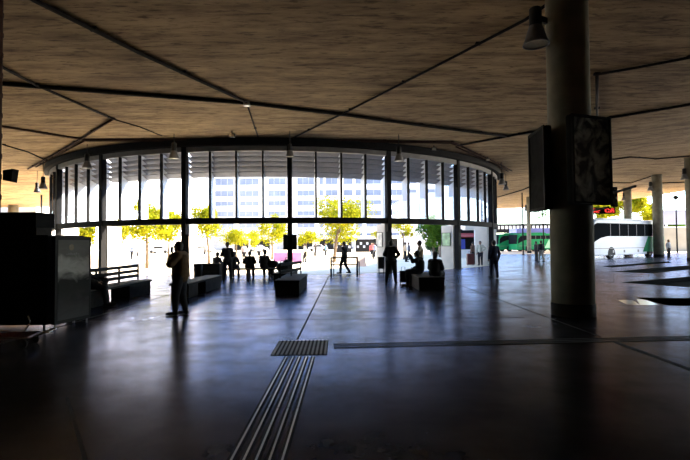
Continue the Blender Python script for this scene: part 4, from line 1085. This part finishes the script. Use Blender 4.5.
# ------------------------------------------------------------------ buses
GREEN = mat('coach_green', (.01, .22, .08), .6, spec=.15, noise=.05, scale=1)
CWHITE = mat('coach_white', (.62, .66, .76), .35, noise=.04, scale=1)
CGLASS = mat('coach_glass', (.012, .014, .016), .6, spec=.0, noise=.05, scale=1)
def coach(x0, y0, x1, y1, L0, H, label, wheels, body=CWHITE, tail=GREEN, name='coach'):
    """side facing the viewer runs from (x0,y0) to (x1,y1); local +x towards the rear"""
    ang = math.atan2(y1 - y0, x1 - x0)
    t = thing(name, label, 'bus', (x0, y0, 0), ang); W = 2.5; L = L0
    zb = .32
    # body silhouette in x-z
    out = [(0, zb), (0, 1.2), (.1, 2.2), (.35, 3.0), (.7, H - .2), (1.2, H), (L - .5, H), (L - .1, H - .25), (L, H - .7), (L, zb)]
    m = MB(); n = len(out); vs = [(x, 0, z) for x, z in out] + [(x, W, z) for x, z in out]
    m.add(vs, [tuple(range(n))[::-1], tuple(range(n, 2 * n))] + [(i, (i + 1) % n, n + (i + 1) % n, n + i) for i in range(n)][::1]); m.build('body_shell', body, t, bevel=.06)
    def plate(name, pts, mt, d=.02, y=0):
        m = MB(); n = len(pts); vs = [(x, y - d, z) for x, z in pts] + [(x, y, z) for x, z in pts]
        m.add(vs, [tuple(range(n)), tuple(range(n, 2 * n))[::-1]] + [(i, n + i, n + (i + 1) % n, (i + 1) % n) for i in range(n)]); return m.build(name, mt, t)
    plate('side_glazing', [(.12, 1.35), (.7, 1.65), (1.5, 1.95), (2.6, 2.12), (L - 1.0, 2.12), (L - .2, 2.12), (L - .15, H - .55), (L - .8, H - .35), (1.0, H - .35), (.6, H - .5), (.2, 2.2)], CGLASS)
    plate('tail_panel', [(L - 4.1, zb + .25), (L - 3.1, 2.1), (L - .02, 2.1), (L - .02, zb + .25)], tail)
    for k in range(1, 7):
        x = 1.6 + k * (L - 2.4) / 7; plate('glazing_divider', [(x, 2.14), (x + .06, 2.14), (x + .06, H - .4), (x, H - .4)], 'steel_grey', .03)
    m = MB(); m.box((-.05, .15, 1.3), (.1, W - .15, 2.9)); m.build('windscreen', CGLASS, t)
    plate('skirt_line', [(.3, .95), (L - 2.6, .95), (L - 2.6, 1.0), (.3, 1.0)], 'steel_grey', .012)
    for x in wheels:
        for y in (.02, W - .32):
            m = MB(); m.tube([(x, y, .5), (x, y + .3, .5)], .5, 28); w = m.build('wheel', 'rubber', t)
            m = MB(); m.tube([(x, y - .02, .5), (x, y + .32, .5)], .24, 16); m.build('wheel_hub', 'steel_grey', w)
        plate('wheel_arch', [(x + .62 * math.cos(a * PI / 10), zb + .02 + .78 * math.sin(a * PI / 10)) for a in range(11)], 'black', .008)
    m = MB(); m.box((2.5, .3, H - .01), (L - 3.5, W - .3, H + .16)); m.build('roof_unit', body, t, bevel=.04)
    for k in (3.4, 5.2, 7.6):
        plate('hatch_mark', [(k, .55), (k + .25, .55), (k + .25, .8), (k, .8)], 'steel_grey', .01)
    return t
w1 = G(612, 258.9); w2 = G(651, 257.3)
d = (w2 - w1); d.z = 0; dn = d.normalized(); st = w1 - dn * 2.75; st.y += .5; wl = d.length
en = st + dn * 11
coach(st.x, st.y, en.x, en.y, wl + 6.0, 3.7, 'white coach with green tail parked beside the far right column', (3.2, 3.2 + wl))
# green buses beyond
for (px, Y, lb, s) in ((499, 80, 'green and white bus far beyond the pale column, left one', 0), (517.5, 78, 'green and white bus behind the thin pale column, right one', 1)):
    p = P(px, 250, Y)
    t = coach(p.x, p.y, p.x + 9, p.y + 2.5, 9.5, 3.1, lb, (2.2, 7.2), body=GREEN, tail=mat('pale_green', (.3, .6, .4), .5, noise=.1, scale=2))
p = P(540, 250, 84)
coach(p.x, p.y, p.x + 9, p.y + 1, 10, 2.7, 'red and white bus right of the walking pair', (2.2, 7.5), body=mat('bus_red', (.5, .05, .05), .5, noise=.1, scale=1), tail=CWHITE)
# dark gallery roof with pale panels and blue canopy over the far bays
p0 = P(500, 240, 100); p1 = P(548, 240, 100)
t = thing('bay_gallery', 'long dark parapet with a row of small pale panels above the green buses', 'gallery', (p0.x - 5, 100, 0))
w = p1.x - p0.x + 60
m = MB(); m.box((0, 0, 3.7), (w, 4, 5.6)); m.build('parapet', 'steel', t)
for k in range(int(w / .85)):
    m = MB(); m.box((k * .85 + .2, -.06, 4.5), (k * .85 + .72, -.0, 5.15)); m.build('pale_panel', 'white', t)
for k in range(7):
    m = MB(); m.box((k * 11 + 1, 1, 0), (k * 11 + 1.5, 1.5, 3.7)); m.build('support', 'white', t)
BL = mat('blue_canopy', (.10, .14, .42), .5, noise=.1, scale=.5)
p = P(541, 236, 92)
t = thing('blue_canopy', 'blue-roofed shelter behind the walking pair', 'canopy', (p.x, p.y, 0))
m = MB(); m.box((-5.6, -2, 2.9), (7, 2, 4.3)); m.build('roof_block', BL, t)
m = MB(); m.box((-5.2, 1.2, 0), (6.4, 1.6, 2.9)); m.build('rear_wall', 'winframe', t)
for x in (-5, -1, 3, 6):
    m = MB(); m.box((x - .12, -1.6, 0), (x + .12, -1.36, 2.9)); m.build('support', 'white', t)
# white wall and shed at the right
t = thing('boundary_wall', 'long pale wall beyond the column at the tail of the coach', 'wall', tuple(Vector((P(668, 240, 70).x - 3, 70, 0))))
m = MB(); m.box((0, 0, 0), (30, .3, 3.6)); m.build('wall_panel', mat('beige_wall', (.30, .27, .22), .9, spec=.1, noise=.1, scale=.6), t)
m = MB(); m.box((0, -.05, 3.6), (30, .35, 3.8)); m.build('coping', 'pier', t)
for k in range(5):
    m = MB(); m.box((1.5 + k * 6, -.08, 4.1), (6.5 + k * 6, 0.0, 6.3)); f = m.build('pale_screen', mat('pale_screen', (.36, .34, .40), .8, noise=.05, scale=1), t)
    m = MB(); m.box((1.4 + k * 6, -.1, 3.8), (1.5 + k * 6, .0, 6.4)); m.box((6.5 + k * 6, -.1, 3.8), (6.6 + k * 6, .0, 6.4)); m.build('screen_posts', 'steel_grey', f)
p = P(677, 240, 62)
t = thing('street_lamp', 'thin dark street lamp rising above the pale wall at right', 'street lamp', (p.x, p.y, 0))
m = MB(); m.tube([(0, 0, 0), (0, 0, 7.2)], [.1, .07], 10); m.build('pole', 'steel', t)
m = MB(); m.lathe([(.1, 0), (.3, .12), (.33, .4), (.1, .55)], (0, 0, 7.2), 14); m.build('lantern', 'steel', t)
p = P(640, 225, 80)
t = thing('platform_roof', 'long thin pale roof just above the white coach', 'roof', (p.x - 6, p.y, 0))
m = MB(); m.box((-6, -2, 4.6), (26, 2, 5.1)); m.build('roof_slab', 'white', t)
for k in range(5):
    m = MB(); m.box((-5 + k * 7, -.15, 0), (-4.7 + k * 7, .15, 4.6)); m.build('support', 'white', t)
for (px, top, Y, lb) in ((523, 190, 60, 'thin dark downpipe left of the thin pale column'), (543.5, 200, 70, 'thin dark pole right of the thin pale column'), (41, 197, 50, 'thin dark pole above the black kiosk')):
    p = P(px, 240, Y); h = ceil_h(p.x) - .03
    t = thing('thin_pole', lb, 'pole', (p.x, p.y, 0)); m = MB(); m.tube([(0, 0, .0), (0, 0, h)], .09, 10); m.build('shaft', 'steel', t)
    m = MB(); m.lathe([(.16, 0), (.16, .08)], n=12); m.build('foot_plate', 'steel', t)
# left background wall under the slab
t = thing('low_pavilion', 'low pavilion with a brown roof edge at the left beyond the kiosk', 'pavilion', (-64, 72, 0))
m = MB(); m.box((-14, 0, 0), (6, 3, 2.6)); m.build('wall', 'pier', t)
m = MB(); m.box((-14.5, -.6, 2.6), (7, 3.5, 3.2)); m.build('roof_edge', mat('brown_roof', (.25, .15, .08), .7, noise=.2, scale=1), t)

# ------------------------------------------------------------------ light
w = bpy.data.worlds.new('sky'); sc.world = w; w.use_nodes = True
nt = w.node_tree; bg = nt.nodes['Background']
sk = nt.nodes.new('ShaderNodeTexSky'); sk.sky_type = 'NISHITA'; sk.sun_disc = False
SUN_EL = math.radians(36); SUN_AZ = math.radians(84)   # azimuth from +Y towards +X
sk.sun_elevation = SUN_EL; sk.sun_rotation = SUN_AZ
sk.air_density = 1.0; sk.dust_density = .3; sk.ozone_density = 3.0
nt.links.new(sk.outputs[0], bg.inputs['Color']); bg.inputs['Strength'].default_value = .9
sd = bpy.data.lights.new('sun', 'SUN'); sd.energy = 40; sd.angle = math.radians(.6); sd.color = (1, .86, .66)
so = bpy.data.objects.new('sun', sd); col.objects.link(so)
sdv = Vector((math.sin(SUN_AZ) * math.cos(SUN_EL), math.cos(SUN_AZ) * math.cos(SUN_EL), math.sin(SUN_EL)))
so.rotation_euler = (-sdv).to_track_quat('-Z', 'Y').to_euler(); so.location = (40, 40, 60)

sc.view_settings.view_transform = 'Standard'; sc.view_settings.look = 'None'
sc.view_settings.exposure = 0.15; sc.view_settings.gamma = 1
sc.view_settings.use_curve_mapping = False
